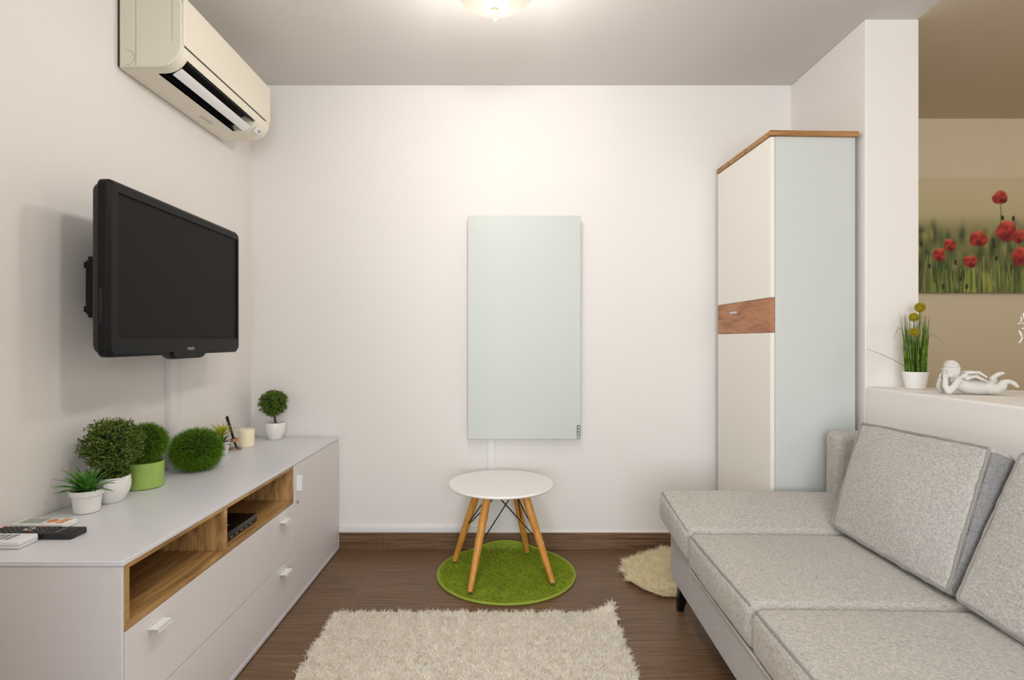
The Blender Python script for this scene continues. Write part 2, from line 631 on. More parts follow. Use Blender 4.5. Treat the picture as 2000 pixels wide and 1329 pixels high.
# ------------------------------------------------------------------ ceiling lamps
def lamp(x, y, label):
    t = thing('ceiling_lamp', label, 'ceiling lamp', (x, y, ZC), 'frosted glass bowl ceiling lamps')
    MB().lathe([(0, ZC), (0.075, ZC), (0.075, ZC - .022), (0.0, ZC - .022)], (x, y, 0)).build('ceiling_plate', M['chrome'], t)
    prof = []
    for i in range(15):
        a = i / 14 * math.pi / 2
        prof.append((0.165 * math.cos(a) ** 1.15 if i < 14 else 0.0, ZC - .055 - 0.118 * math.sin(a)))
    prof2 = [(0.172, ZC - .050)] + prof
    MB().lathe(prof2, (x, y, 0), 64).build('glass_bowl', M['lampglass'], t)
    MB().lathe([(0, ZC - .168), (.012, ZC - .171), (.014, ZC - .180), (.007, ZC - .192), (.009, ZC - .206), (0.0, ZC - .218)], (x, y, 0), 20).build('finial', M['lampfinial'], t)
    MB().lathe([(0, ZC - .02), (.006, ZC - .02), (.006, ZC - .17), (0, ZC - .17)], (x, y, 0), 12).build('rod', M['chrome'], t)
    return t


lamp(*LAMP, 'frosted glass bowl ceiling lamp at the top edge of the picture')
lamp(*LAMP2, 'frosted glass bowl ceiling lamp out of the picture above the shag rug')
lamp(*FILL_LAMP, 'added frosted glass bowl ceiling lamp, unseen, brightening the beige room')

# ------------------------------------------------------------------ air conditioner
AY0, AY1 = 1.372 * F / 759 - 0.0, 2.647
AY0 = 1.926
fx = (355 - 987) * AY0 / F        # front plane
ac = thing('air_conditioner', 'cream wall mounted air conditioner above the television with open flap', 'air conditioner', (XL, (AY0 + AY1) / 2, 2.08))


def ac_prof(recess=False):
    zb, zf, zt = 2.083, 2.158, 2.345
    pts = [(XL + .006, zb), (fx - .088 - .012, zb)]
    arc = []
    for i in range(13):
        a = math.radians(-90 + 90 * i / 12)
        arc.append((fx - .088 + .088 * math.cos(a), zf + .075 * math.sin(a)))
    if recess:
        a0, a1 = arc[0], arc[9]
        pts += [(fx - .112, zb), (fx - .120, zb + .05), (fx - .055, zb + .075), a1] + arc[10:]
    else:
        pts += arc
    pts += [(fx, zt - .03), (fx - .010, zt - .008), (fx - .03, zt), (XL + .006, zt)]
    return pts


sl0, sl1 = AY0 + .045, AY1 - .135
b = MB()
b.prism(ac_prof(), AY0 + .012, sl0, 'y')
b.prism(ac_prof(), sl1, AY1 - .012, 'y')
b.prism(ac_prof(True), sl0, sl1, 'y')
b.build('body', M['ac'], ac, smooth=True, angle=30)
def shrink(poly, e):
    cx = sum(p[0] for p in poly) / len(poly); cz = sum(p[1] for p in poly) / len(poly)
    return [(p[0] + (e if p[0] < cx else -e), p[1] + (e if p[1] < cz else -e)) for p in poly]
for y0, y1, y2 in ((AY0 + .012, AY0 + .003, AY0), (AY1 - .012, AY1 - .003, AY1)):
    e = MB()
    p0 = ac_prof(); p1 = shrink(p0, .002); p2 = shrink(p0, .006)
    n = len(p0)
    vs = [(p[0], y0, p[1]) for p in p0] + [(p[0], y1, p[1]) for p in p1] + [(p[0], y2, p[1]) for p in p2]
    fs = [(i, (i + 1) % n, n + (i + 1) % n, n + i) for i in range(n)] + [(n + i, n + (i + 1) % n, 2 * n + (i + 1) % n, 2 * n + i) for i in range(n)]
    fs += [tuple(range(2 * n, 3 * n))]
    e.add(vs, fs)
    e.build('end_cap', M['ac_side'], ac, angle=25)
# seam lines on the near end cap
MB().box(XL + .066, XL + .0675, AY0 - .0006, AY0 + .001, 2.09, 2.34).build('seam_line', M['grey_box'], ac)
MB().box(fx - .034, fx - .033, AY0 - .0006, AY0 + .001, 2.175, 2.335).build('seam_line', M['grey_box'], ac)
g = MB()
cc = [(XL + .036 + .026 * math.cos(a), AY0 - .0004, 2.118 + .026 * math.sin(a)) for a in [math.radians(100 - i * 10) for i in range(21)]]
g.tube(cc, .0006, 5)
g.build('knockout_ring', M['grey_box'], ac)
MB().box(XL + .001, XL + .007, AY0 + .004, AY1 - .004, 2.09, 2.34).build('wall_bracket', M['dark'], ac)
# outlet: dark lining, fins, flap
o = MB()
zb = 2.083
lin = [(fx - .1105, zb + .001), (fx - .1185, zb + .049), (fx - .0555, zb + .0735), (fx - .0135, 2.128), (fx - .016, 2.126), (fx - .056, zb + .069), (fx - .115, zb + .046), (fx - .108, zb + .001)]
o.prism(lin, sl0 + .001, sl1 - .001, 'y')
o.build('air_outlet', M['dark'], ac)
y = sl0 + .02
while y < sl1 - .02:
    MB().box(fx - .110, fx - .066, y, y + .0015, zb + .012, zb + .050).build('outlet_fin', M['black'], ac)
    y += .024
Rf = Matrix.Translation((fx - .047, 0, zb + .0105)) @ Matrix.Rotation(math.radians(-33), 4, 'Y')
fp = [(-.020, -.0018), (-.008, -.0035), (.010, -.0035), (.020, -.0012), (.020, .001), (0, .002), (-.020, .001)]
MB().prism(fp, sl0 + .008, sl1 - .003, 'y', Rf).build('flap', M['white_plastic'], ac, bevel=.0008)
# front panel slightly proud with a dark seam below it
MB().box(fx - .002, fx + .005, AY0 + .006, AY1 - .006, 2.166, 2.338).build('front_panel', M['ac'], ac, bevel=.004)
MB().box(fx - .003, fx + .0022, AY0 + .014, AY1 - .05, 2.1615, 2.1655).build('panel_gap', M['dark'], ac)
Rl = Matrix.Translation((fx - .020, 0, 2.1035)) @ Matrix.Rotation(math.radians(-44), 4, 'Y')
MB().box(-.014, .014, sl1 + .025, sl1 + .075, -.003, .0015, Rl).build('signal_window', M['white_plastic'], ac, bevel=.001)
MB().box(-.006, .008, sl1 + .05, sl1 + .064, -.0035, -.0028, Rl).build('signal_light', M['grey_box'], ac)
em = MB()
for s in range(2):
    cy = 2.36 + s * .045
    em.tube([(fx - .165 + .012 * math.cos(a), cy + .016 * math.sin(a), zb - .0003) for a in [i * math.pi / 8 for i in range(17)]], .0007, 4)
em.tube([(fx - .165, 2.34, zb - .0003), (fx - .165, 2.43, zb - .0003)], .0007, 4)
em.build('emblem', M['grey_box'], ac)

# ------------------------------------------------------------------ television
xn, yn_, xf_, yf_ = -1.166, 1.602, -1.190, 2.440
tvc = Vector(((xn + xf_) / 2, (yn_ + yf_) / 2, 1.336))
tv = thing('television', 'black flat screen television on a wall bracket on the left wall', 'television', tvc)
ey = Vector((xf_ - xn, yf_ - yn_, 0)).normalized()
ex = Vector((ey.y, -ey.x, 0))         # out of the wall
TM = Matrix(((ex.x, ey.x, 0, tvc.x), (ex.y, ey.y, 0, tvc.y), (0, 0, 1, tvc.z), (0, 0, 0, 1)))
W2, H2 = 0.419, 0.2645


def rr(w0, w1, h0, h1, r, n=6):
    pts = []
    for cx, cz, a0 in ((w1 - r, h1 - r, 0), (w0 + r, h1 - r, 90), (w0 + r, h0 + r, 180), (w1 - r, h0 + r, 270)):
        for i in range(n + 1):
            a = math.radians(a0 + 90 * i / n)
            pts.append((cx + r * math.cos(a), cz + r * math.sin(a)))
    return pts


def chin(pts):
    # bulge of the lower edge in the middle
    out = []
    lo = min(p[1] for p in pts)
    # insert chin points between last bottom-left and first bottom-right corner points
    n = 7
    left = pts[:3 * n]
    right = pts[3 * n:]
    c = 0.02
    extra = [(-.13 + c, lo), (-.105 + c, lo - .012), (-.09 + c, lo - .016), (.085 + c, lo - .016), (.105 + c, lo - .012), (.13 + c, lo)]
    return left + extra + right


body = chin(rr(-W2, W2, -H2, H2, .022))
MB().prism(body, -.030, 0.0, 'x', TM).build('casing', M['bezel'], tv, bevel=.006)
MB().prism(rr(-W2 + .012, W2 - .012, -H2 + .01, H2 - .008, .03), -.052, -.030, 'x', TM).build('rear_shell', M['black'], tv, bevel=.008)
MB().prism(rr(-.30, .30, -.20, .19, .03), -.085, -.050, 'x', TM).build('rear_housing', M['black'], tv, bevel=.01)
# raised frame around the recessed screen
sw0, sw1, sh0, sh1 = -W2 + .040, W2 - .022, -H2 + .058, H2 - .034
fr = MB()
outer = rr(-W2 + .004, W2 - .004, -H2 + .004, H2 - .004, .02)
inner = rr(sw0, sw1, sh0, sh1, .002)
n = len(outer)
vs = [TM @ Vector((0.0, p[0], p[1])) for p in outer] + [TM @ Vector((.007, p[0] * .985, p[1] * .975)) for p in outer] + \
     [TM @ Vector((.007, p[0], p[1])) for p in inner] + [TM @ Vector((.0005, p[0], p[1])) for p in inner]
fs = []
for L in range(3):
    fs += [(L * n + i, L * n + (i + 1) % n, (L + 1) * n + (i + 1) % n, (L + 1) * n + i) for i in range(n)]
fr.add(vs, fs)
fr.build('bezel', M['bezel'], tv, angle=25)
MB().prism([(sw0, sh0), (sw1, sh0), (sw1, sh1), (sw0, sh1)], .0002, .0012, 'x', TM).build('screen', M['screen'], tv, smooth=False)
cb = MB()
cb.prism([(-.112 + .02, -H2 - .001), (-.088 + .02, -H2 - .013), (.083 + .02, -H2 - .013), (.108 + .02, -H2 - .001), (.12, -H2 + .02), (-.09, -H2 + .02)], .0, .0068, 'x', TM)
cb.build('speaker_chin', M['bezel'], tv, bevel=.002)
# side details
sd = MB()
sd.box(-.020, -.012, -W2 - .0008, -W2 + .001, -.16, -.06, TM)
sd.build('side_port', M['dark'], tv)


def text(name, body_, size, mat, parent, Mx, extrude=.0003, align='CENTER'):
    cu = bpy.data.curves.new(name, 'FONT')
    cu.body = body_
    cu.size = size
    cu.extrude = extrude
    cu.align_x = align
    cu.align_y = 'CENTER'
    cu.materials.append(mat)
    ob = bpy.data.objects.new(name, cu)
    C.objects.link(ob)
    if parent is not None:
        ob.parent = parent
        off = Vector(parent.location)
        Mx = Matrix.Translation(-off) @ Mx
    bpy.context.view_layer.update()
    me = bpy.data.meshes.new_from_object(ob)
    bpy.data.objects.remove(ob)
    ob = bpy.data.objects.new(name, me)
    C.objects.link(ob)
    ob.parent = parent
    ob.matrix_local = Mx
    return ob


# text plane: local x -> world ey, local y -> up, normal -> ex
TB = Matrix(((ey.x, 0, ex.x, 0), (ey.y, 0, ex.y, 0), (0, 1, 0, 0), (0, 0, 0, 1)))
lp = TM @ Vector((.0078, .02, -H2 + .020))
text('brand_lettering', 'PHILIPS', .0145, M['logo'], tv, Matrix.Translation(lp) @ TB)
# bracket
wm = MB()
wm.box(-.105, -.088, -.30, .24, -.095, -.080, TM)
wm.box(-.105, -.088, -.30, .24, .080, .095, TM)
wm.box(-.110, -.085, -.24, -.22, -.120, .125, TM)
wm.box(-.110, -.085, .14, .16, -.120, .125, TM)
wm.build('bracket_rail', M['black_metal'], tv, bevel=.002)
wp = MB()
wp.box(XL + .033, XL + .060, 1.742, 1.880, 1.205, 1.378)
wp.box(XL + .026, XL + .060, 1.740, 1.770, 1.352, 1.372)
wp.box(XL + .026, XL + .060, 1.740, 1.770, 1.212, 1.232)
wp.box(XL + .036, XL + .050, 1.745, 1.765, 1.378, 1.390)
wp.box(XL + .036, XL + .050, 1.745, 1.765, 1.195, 1.206)
wp.box(XL + .001, XL + .034, 1.860, 1.950, 1.205, 1.378)
wp.box(XL + .001, XL + .012, tvc.y - .24, tvc.y + .18, tvc.z - .10, tvc.z + .02)
for yy in (-.20, .12):
    wp.box(XL + .01, tvc.x - .10, tvc.y + yy, tvc.y + yy + .02, tvc.z - .09, tvc.z - .06)
    wp.box(XL + .01, tvc.x - .10, tvc.y + yy, tvc.y + yy + .02, tvc.z + .07, tvc.z + .10)
wp.build('wall_plate', M['black_metal'], tv, bevel=.002)

# ------------------------------------------------------------------ sideboard
cx1 = -0.895
cy0, cy1 = 1.279, 2.932
zt = 0.605
sb = thing('sideboard', 'long white sideboard with oak niche under the television', 'sideboard', ((XL + cx1) / 2, (cy0 + cy1) / 2, 0))
MB().box(XL + .003, cx1 + .002, cy0, cy1, zt - .012, zt).build('top_panel', M['white_lam'], sb, bevel=.0015)
cs = MB()
cs.box(XL + .004, cx1 - .002, cy0 + .002, cy0 + .010, .008, zt - .0135)      # near side
cs.box(XL + .004, cx1 - .002, cy1 - .012, cy1 - .001, .008, zt - .0135)
cs.box(XL + .004, cx1 - .022, 2.305, 2.319, .022, zt - .0135)
cs.box(XL + .004, XL + .010, cy0 + .010, cy1 - .012, .022, zt - .0135)
cs.build('carcass', M['white_door'], sb, bevel=.001)
MB().box(XL + .004, cx1 + .004, cy0 + .002, cy1 - .001, .006, .021).build('base_panel', M['white_lam'], sb, bevel=.001)
nz0, nz1 = .437, .592
ny0, ny1, nyd0, nyd1 = 1.2895, 2.311, 1.747, 1.766
t = .014
nn = MB()
nn.box(XL + .03, cx1 + .001, ny0, ny1, nz0, nz0 + t)
nn.box(XL + .03, cx1 + .001, ny0, ny1, nz1 - .010, nz1)
nn.box(XL + .03, cx1 + .001, ny0, ny0 + t, nz0 + t, nz1 - .010)
nn.box(XL + .03, cx1 + .001, ny1 - t, ny1, nz0 + t, nz1 - .010)
nn.box(XL + .03, XL + .034, ny0 + t, ny1 - t, nz0 + t, nz1 - .010)
nn.build('niche', M['oak'], sb, bevel=.0008)
MB().box(XL + .034, cx1 - .001, nyd0, nyd1, nz0 + t, nz1 - .010).build('divider', M['oak'], sb, bevel=.0008)


def tab_handle(parent, y0, y1, z, name='handle'):
    h = MB()
    h.box(cx1 + .0005, cx1 + .028, y0, y1, z - .002, z)
    h.box(cx1 + .026, cx1 + .028, y0, y1, z - .010, z)
    h.build(name, M['white_plastic'], parent, bevel=.0008)


for z0, z1, hz in ((.2245, .4345, .398), (.0235, .2215, .192)):
    d = MB().box(cx1 - .018, cx1, 1.291, 2.311, z0, z1).build('drawer', M['white_door'], sb, bevel=.001)
    tab_handle(d, 1.372, 1.432, hz)
    tab_handle(d, 2.172, 2.236, hz)
dr = MB().box(cx1 - .018, cx1, 2.3135, cy1 - .003, .0235, .5905).build('door', M['white_door'], sb, bevel=.001)
h = MB()
h.box(cx1 + .0005, cx1 + .026, 2.348, 2.350, .478, .545)
h.box(cx1 + .024, cx1 + .026, 2.348, 2.358, .478, .545)
h.build('handle', M['white_plastic'], dr, bevel=.0008)
MB().lathe([(0, 0), (.008, 0), (.008, .006), (.005, .008), (0, .008)], (cx1, 2.352, .431), 20, Matrix.Rotation(math.radians(90), 4, 'Y')).build('lock', M['chrome'], dr)

# set-top box in the right niche
bz = nz0 + t
st = thing('media_box', 'flat black media box inside the oak niche of the sideboard', 'media box', (-1.0, 1.91, bz))
MB().box(-1.10, -.919, 1.782, 2.030, bz + .003, bz + .032).build('housing', M['black_gloss'], st, bevel=.003)
for xx in (-1.08, -.945):
    for yy in (1.80, 2.005):
        MB().lathe([(0, bz + .0002), (.008, bz + .0002), (.008, bz + .004), (0, bz + .004)], (xx, yy, 0), 12).build('foot', M['dark'], st)
MB().box(-1.00, -.955, 1.80, 1.90, bz + .032, bz + .0325).build('sticker', M['grey_box'], st)
for i in range(6):
    MB().box(-.9195, -.9182, 1.80 + i * .034, 1.812 + i * .034, bz + .010, bz + .013).build('front_button', M['grey_box'], st)

# ------------------------------------------------------------------ remotes on the sideboard
def remote(name, label, x0, x1, y0, y1, h, mat, rz=0):
    t_ = thing(name, label, 'remote control', ((x0 + x1) / 2, (y0 + y1) / 2, zt), 'remote controls on the sideboard')
    MB().box(x0, x1, y0, y1, zt + .0005, zt + h).build('case', mat, t_, bevel=.004)
    return t_


bl = remote('remote_control', 'long black remote control with many round buttons', -1.348, -1.124, 1.418, 1.474, .017, M['black'])
bt = MB()
for i in range(11):
    for j in range(4):
        if 5 <= i <= 6 and j in (1, 2):
            continue
        bt.ball((-1.335 + i * .0145, 1.428 + j * .012, zt + .0172), .0042, 1, .8, .5, 8)
bt.build('button', M['black_gloss'], bl)
wt = MB()
for i in range(11):
    for j in range(4):
        if 5 <= i <= 6 and j in (1, 2):
            continue
        wt.ball((-1.335 + i * .0145, 1.428 + j * .012, zt + .0192), .0014, 1, .8, .3, 6)
wt.build('button_mark', M['grey_box'], bl)
MB().lathe([(0.006, zt + .0174), (.013, zt + .0176), (.013, zt + .0192), (.006, zt + .0194), (.006, zt + .0174)], (-1.256, 1.446, 0), 24).build('control_ring', M['chrome'], bl)
for (a_, c_) in ((-1.335, 1.464), (-1.234, 1.464), (-1.240, 1.430)):
    MB().ball((a_, c_, zt + .018), .0048, 1, .8, .5, 8).build('red_button', M['red'], bl)
MB().box(-1.172, -1.168, 1.424, 1.469, zt + .0168, zt + .0176).build('silver_strip', M['chrome'], bl)
MB().box(-1.160, -1.134, 1.430, 1.462, zt + .0168, zt + .0174).build('end_window', M['black_gloss'], bl)

wr = remote('remote_control', 'white remote control with grey buttons at the near left edge', -1.352, -1.201, 1.352, 1.410, .021, M['white_plastic'])
bt = MB()
for i in range(6):
    for j in range(3):
        bt.box(-1.338 + i * .018, -1.326 + i * .018, 1.362 + j * .013, 1.371 + j * .013, zt + .0205, zt + .0225)
bt.build('button', M['grey_box'], wr, bevel=.001)
MB().box(-1.353, -1.2005, 1.3515, 1.4105, zt + .0095, zt + .0103).build('case_seam', M['grey_box'], wr)

gr_ = remote('remote_control', 'pale grey remote control with orange print behind the black one', -1.350, -1.205, 1.492, 1.546, .016, M['white_plastic'])
MB().box(-1.335, -1.275, 1.500, 1.538, zt + .0158, zt + .0166).build('display', M['screen_grey'], gr_)
MB().lathe([(0, zt + .0158), (.014, zt + .0158), (.013, zt + .0172), (0, zt + .0174)], (-1.255, 1.520, 0), 24).build('orange_button', M['orange'], gr_)
bt = MB()
for j in range(3):
    bt.box(-1.235, -1.214, 1.502 + j * .013, 1.509 + j * .013, zt + .0158, zt + .0168)
bt.build('button', M['orange'], gr_)

# ------------------------------------------------------------------ plants
rng = np.random.default_rng(7)


def unit(v):
    return v / np.maximum(np.linalg.norm(v, axis=-1, keepdims=True), 1e-9)


def blades(base, dirs, length, width, k=4, droop=0.0, curl=0.0, taper=True):
    """base,dirs (n,3); length (n,) -> P, W arrays"""
    n = len(base)
    tt = np.linspace(0, 1, k)[None, :, None]
    side = unit(np.cross(dirs, rng.normal(size=(n, 3))))
    bend = unit(np.cross(dirs, side) + rng.normal(size=(n, 3)) * .3)
    P = base[:, None, :] + dirs[:, None, :] * tt * length[:, None, None] + bend[:, None, :] * (tt ** 2) * curl * length[:, None, None]
    P = P + np.array([0, 0, -1.0])[None, None, :] * (tt ** 2) * droop * length[:, None, None]
    wprof = np.linspace(1, .12, k) if taper else np.sin(np.linspace(.35, np.pi - .1, k))
    W = side[:, None, :] * wprof[None, :, None] * width / 2
    return P, W


def sphere_dirs(n):
    return unit(rng.normal(size=(n, 3)))


def grass_ball(parent, c, R, n, L, width, mat, name='foliage', cut=None, flat=.6):
    R = np.array(R)
    d = sphere_dirs(n)
    if cut is not None:
        d = d[d[:, 2] > cut]
    n = len(d)
    # clumped directions
    jit = unit(d + rng.normal(size=d.shape) * .35)
    L_ = L * rng.uniform(.7, 1.15, n)
    base = np.array(c) + d * (R - L * .85)
    P, W = blades(base, jit, L_, width, 4, .15, .25)
    if cut is None:
        P[:, :, 2] = np.maximum(P[:, :, 2], zt + .002)
    core = MB().ball(c, 1.0, R[0] - L * .55, R[1] - L * .55, R[2] - L * .55, 24)
    o_ = ribbons(name, mat, parent, P, W)
    core.build('core', M['grass_core'], parent)
    return o_


def leaf_ball(parent, c, R, n, leaf, mat, name='foliage', spikes=0.16):
    d = sphere_dirs(n)
    # leaves sit on short sprigs that end at uneven lengths
    sprigs = sphere_dirs(max(60, n // 16))
    reach = 1 + spikes * rng.uniform(-.9, 1.0, len(sprigs))
    own = rng.integers(0, len(sprigs), n)
    rad = rng.uniform(.66, 1.0, n) * reach[own]
    d = unit(sprigs[own] + rng.normal(size=(n, 3)) * .07)
    base = np.array(c) + d * np.array(R) * rad[:, None]
    dirs = unit(d * .5 + rng.normal(size=(n, 3)) * .7)
    L_ = leaf * rng.uniform(.7, 1.3, n)
    P, W = blades(base, dirs, L_, leaf * .62, 3, 0, .1, False)
    core = MB().ball(c, 1.0, R[0] * .66, R[1] * .66, R[2] * .66, 20)
    o_ = ribbons(name, mat, parent, P, W)
    core.build('core', M['grass_core'], parent)
    return o_


def pot(parent, x, y, z, r0, r1, h, mat, rim=0.0, curved=0.0, name='pot', soil=True, wall=.004):
    prof = [(0, z + .001), (r0 * .9, z + .0005), (r0, z + .003)]
    for i in range(1, 9):
        a = i / 8
        prof.append((r0 + (r1 - r0) * (a + curved * math.sin(a * math.pi)), z + .003 + (h - .003) * a))
    if rim:
        prof = prof[:-2] + [(r1 - .001, z + h - rim), (r1 + .003, z + h - rim), (r1 + .003, z + h)]
        r1 += .003
    prof += [(r1 - wall * .5, z + h + .001), (r1 - wall, z + h - .001), (r1 - wall - .002, z + h - .012), (0, z + h - .013)]
    o_ = MB().lathe(prof, (x, y, 0), 48).build(name, mat, parent, angle=30)
    if soil:
        MB().lathe([(0, z + h - .006), (r1 - wall - .001, z + h - .008), (r1 - wall - .002, z + h - .012), (0, z + h - .0125)], (x, y, 0), 32).build('soil', M['soil'], parent)
    return o_


def spiky(parent, x, y, z, n, Ls, w, mat, spread=1.0, name='foliage', seed=1, up=.55):
    r = random.Random(seed)
    m = MB()
    for i in range(n):
        a = 2.399 * i + r.uniform(-.2, .2)
        f = i / n
        el = math.radians(80 - 62 * f * spread + r.uniform(-5, 5))
        L = Ls * (0.75 + .35 * math.sin(f * math.pi * .9)) * r.uniform(.85, 1.1)
        K = 7
        pts = []
        p = Vector((x + .004 * math.cos(a), y + .004 * math.sin(a), z))
        e = el
        for k in range(K):
            pts.append(p.copy())
            p = p + Vector((math.cos(e) * math.cos(a), math.cos(e) * math.sin(a), math.sin(e))) * L / (K - 1)
            e -= up * .16 * (1 + f)
        side = Vector((-math.sin(a), math.cos(a), 0))
        vs, fs = [], []
        for k, q in enumerate(pts):
            tt = k / (K - 1)
            ww = w * .5 * (math.sin(math.pi * min(1, .25 + tt * .75)) ** .8 + .02) if k < K - 1 else w * .02
            mid = q + Vector((0, 0, -ww * .45))
            vs += [q + side * ww, mid, q - side * ww]
        for k in range(K - 1):
            fs += [(3 * k, 3 * k + 1, 3 * k + 4, 3 * k + 3), (3 * k + 1, 3 * k + 2, 3 * k + 5, 3 * k + 4)]
        m.add(vs, fs)
    return m.build(name, mat, parent)


# small succulent, front of the row
c = (-1.262, 1.652)
p1 = thing('potted_succulent', 'spiky green succulent in a small white rimmed pot, nearest plant', 'potted plant', (*c, zt), 'artificial plants on the sideboard')
pot(p1, *c, zt, .033, .041, .068, M['white_gloss'], rim=.014)
spiky(p1, *c, zt + .060, 44, .088, .011, M['spike'], .88, seed=3)
# boxwood ball
c = (-1.262, 1.757)
p2 = thing('potted_boxwood', 'round leafy boxwood ball in a curved white pot', 'potted plant', (*c, zt), 'artificial plants on the sideboard')
pot(p2, *c, zt, .032, .050, .082, M['white_gloss'], curved=.55)
MB().tube([(c[0], c[1], zt + .07), (c[0] + .003, c[1], zt + .11), (c[0], c[1], zt + .16)], .006, 8).build('stem', M['stem'], p2)
leaf_ball(p2, (c[0], c[1], zt + .183), (.083, .083, .078), 5600, .0088, M['box'], spikes=.15)
leaf_ball(p2, (c[0] + .002, c[1], zt + .092), (.046, .046, .018), 900, .0095, M['box'], 'lower_foliage')
# grass ball in green glass
c = (-1.274, 1.935)
p3 = thing('potted_grass_ball', 'fine grass ball in a green frosted glass jar', 'potted plant', (*c, zt), 'artificial plants on the sideboard')
pot(p3, *c, zt, .058, .061, .090, M['green_glass'], name='glass_jar', soil=False, curved=.3)
grass_ball(p3, (c[0] + .004, c[1], zt + .158), (.075, .072, .072), 5600, .028, .0023, M['grass'])
# big grass ball
c = (-1.234, 2.190)
p4 = thing('grass_ball', 'large bare grass ball resting directly on the sideboard', 'decorative ball', (*c, zt), 'artificial plants on the sideboard')
grass_ball(p4, (c[0], c[1], zt + .083), (.102, .102, .090), 8200, .036, .0024, M['grass'])
# small yellow-green plant
c = (-1.285, 2.480)
p5 = thing('potted_succulent', 'tiny yellow-green tipped plant in a white pot behind the grass ball', 'potted plant', (*c, zt), 'artificial plants on the sideboard')
pot(p5, *c, zt, .026, .034, .058, M['white_gloss'])
spiky(p5, *c, zt + .050, 30, .060, .007, M['darkleaf'], 1.25, 'lower_leaf', seed=9)
spiky(p5, c[0], c[1], zt + .085, 40, .075, .007, M['yellowgreen'], .8, 'upper_leaf', seed=5)
MB().tube([(c[0], c[1], zt + .05), (c[0], c[1], zt + .09)], .004, 8).build('stem', M['darkleaf'], p5)
# reed diffuser
c = (-1.279, 2.585)
df = thing('reed_diffuser', 'small glass reed diffuser with copper collar and black sticks', 'reed diffuser', (*c, zt))
MB().lathe([(0, zt + .001), (.030, zt + .001), (.032, zt + .004), (.030, zt + .008), (.018, zt + .036), (.013, zt + .046), (.013, zt + .052), (.011, zt + .052), (.011, zt + .046), (.016, zt + .036), (.0275, zt + .010), (.027, zt + .005), (0, zt + .005)], (*c, 0), 32).build('bottle', M['glass'], df)
MB().lathe([(0, zt + .0055), (.0265, zt + .0055), (.0268, zt + .0095), (0, zt + .0095)], (*c, 0), 32).build('fragrance_oil', M['oil'], df)
MB().lathe([(.0135, zt + .042), (.0165, zt + .042), (.0165, zt + .056), (.0135, zt + .056), (.0135, zt + .042)], (*c, 0), 24).build('collar', M['copper'], df)
for i in range(5):
    dx = (i - 2) * .0018
    MB().tube([(c[0] + .012 + dx, c[1] - .004, zt + .010), (c[0] - .038 + dx * 1.3, c[1] + abs(dx), zt + .158 + dx)], .0019, 6).build('stick', M['reed_stick'], df)
# candle
c = (-1.262, 2.672)
cd = thing('candle', 'squat cream pillar candle beside the reed diffuser', 'candle', (*c, zt))
MB().lathe([(0, zt + .0005), (.034, zt + .0005), (.036, zt + .003), (.036, zt + .083), (.034, zt + .086), (.028, zt + .084), (.010, zt + .080), (0, zt + .080)], (*c, 0), 40).build('wax', M['candle'], cd)
MB().tube([(c[0], c[1], zt + .079), (c[0] + .001, c[1], zt + .088)], .0008, 6).build('wick', M['reed_stick'], cd)
# topiary
c = (-1.206, 2.872)
p6 = thing('topiary', 'small topiary ball tree in a white pot near the corner', 'potted plant', (*c, zt), 'artificial plants on the sideboard')
pot(p6, *c, zt, .034, .050, .088, M['white_gloss'], curved=.5)
MB().tube([(c[0] + .002, c[1], zt + .075), (c[0] - .004, c[1], zt + .12), (c[0] - .008, c[1], zt + .17)], [.006, .005, .005], 8).build('trunk', M['stem'], p6)
leaf_ball(p6, (c[0] - .010, c[1] - .002, zt + .190), (.069, .068, .066), 4200, .0085, M['box_dark'], spikes=.09)

# ------------------------------------------------------------------ glass heating panel
hx0, hx1 = (914 - 987) * 2.90 / F, (1134 - 987) * 2.90 / F
hz1, hz0 = CAM_Z + (666 - 422) * 2.90 / F, CAM_Z - (858 - 666) * 2.90 / F
hp_ = thing('heating_panel', 'tall white glass infrared heating panel on the back wall', 'heating panel', ((hx0 + hx1) / 2, YB, (hz0 + hz1) / 2))
MB().box(hx0, hx1, 2.896, 2.902, hz0, hz1).build('glass_front', M['glasspanel'], hp_, bevel=.0012)
MB().box(hx0 + .006, hx1 - .006, 2.902, 2.918, hz0 + .006, hz1 - .006).build('metal_rim', M['metal_white'], hp_)
MB().box(hx0 + .05, hx1 - .05, 2.918, YB - .001, hz0 + .06, hz1 - .06).build('mounting_box', M['metal_white'], hp_)
lg = MB()
lx = (1130 - 987) * 2.896 / F
LY = 2.8955


def ring(cz, r, w, sx=1.0):
    lg.tube([(lx + r * sx * math.cos(a), LY, cz + r * math.sin(a)) for a in [i * math.pi / 10 for i in range(21)]], w, 5)


zl = CAM_Z - (832 - 666) * 2.896 / F
for i in range(3):
    ring(zl - .008 - i * .0165, .0072, .0016, 1.05)
lg.box(lx - .009, lx + .009, LY - .0003, LY + .0004, zl - .0005, zl + .002)
lg.box(lx - .009, lx - .0065, LY - .0003, LY + .0004, zl - .066, zl + .002)
lg.box(lx - .009, lx + .008, LY - .0003, LY + .0004, zl - .068, zl - .0655)
lg.box(lx - .009, lx + .008, LY - .0003, LY + .0004, zl - .0575, zl - .0552)
lg.box(lx + .0055, lx + .008, LY - .0003, LY + .0004, zl - .0555, zl - .047)
lg.build('maker_mark', plain('dark_grey_print', (70, 72, 66), .5), hp_)

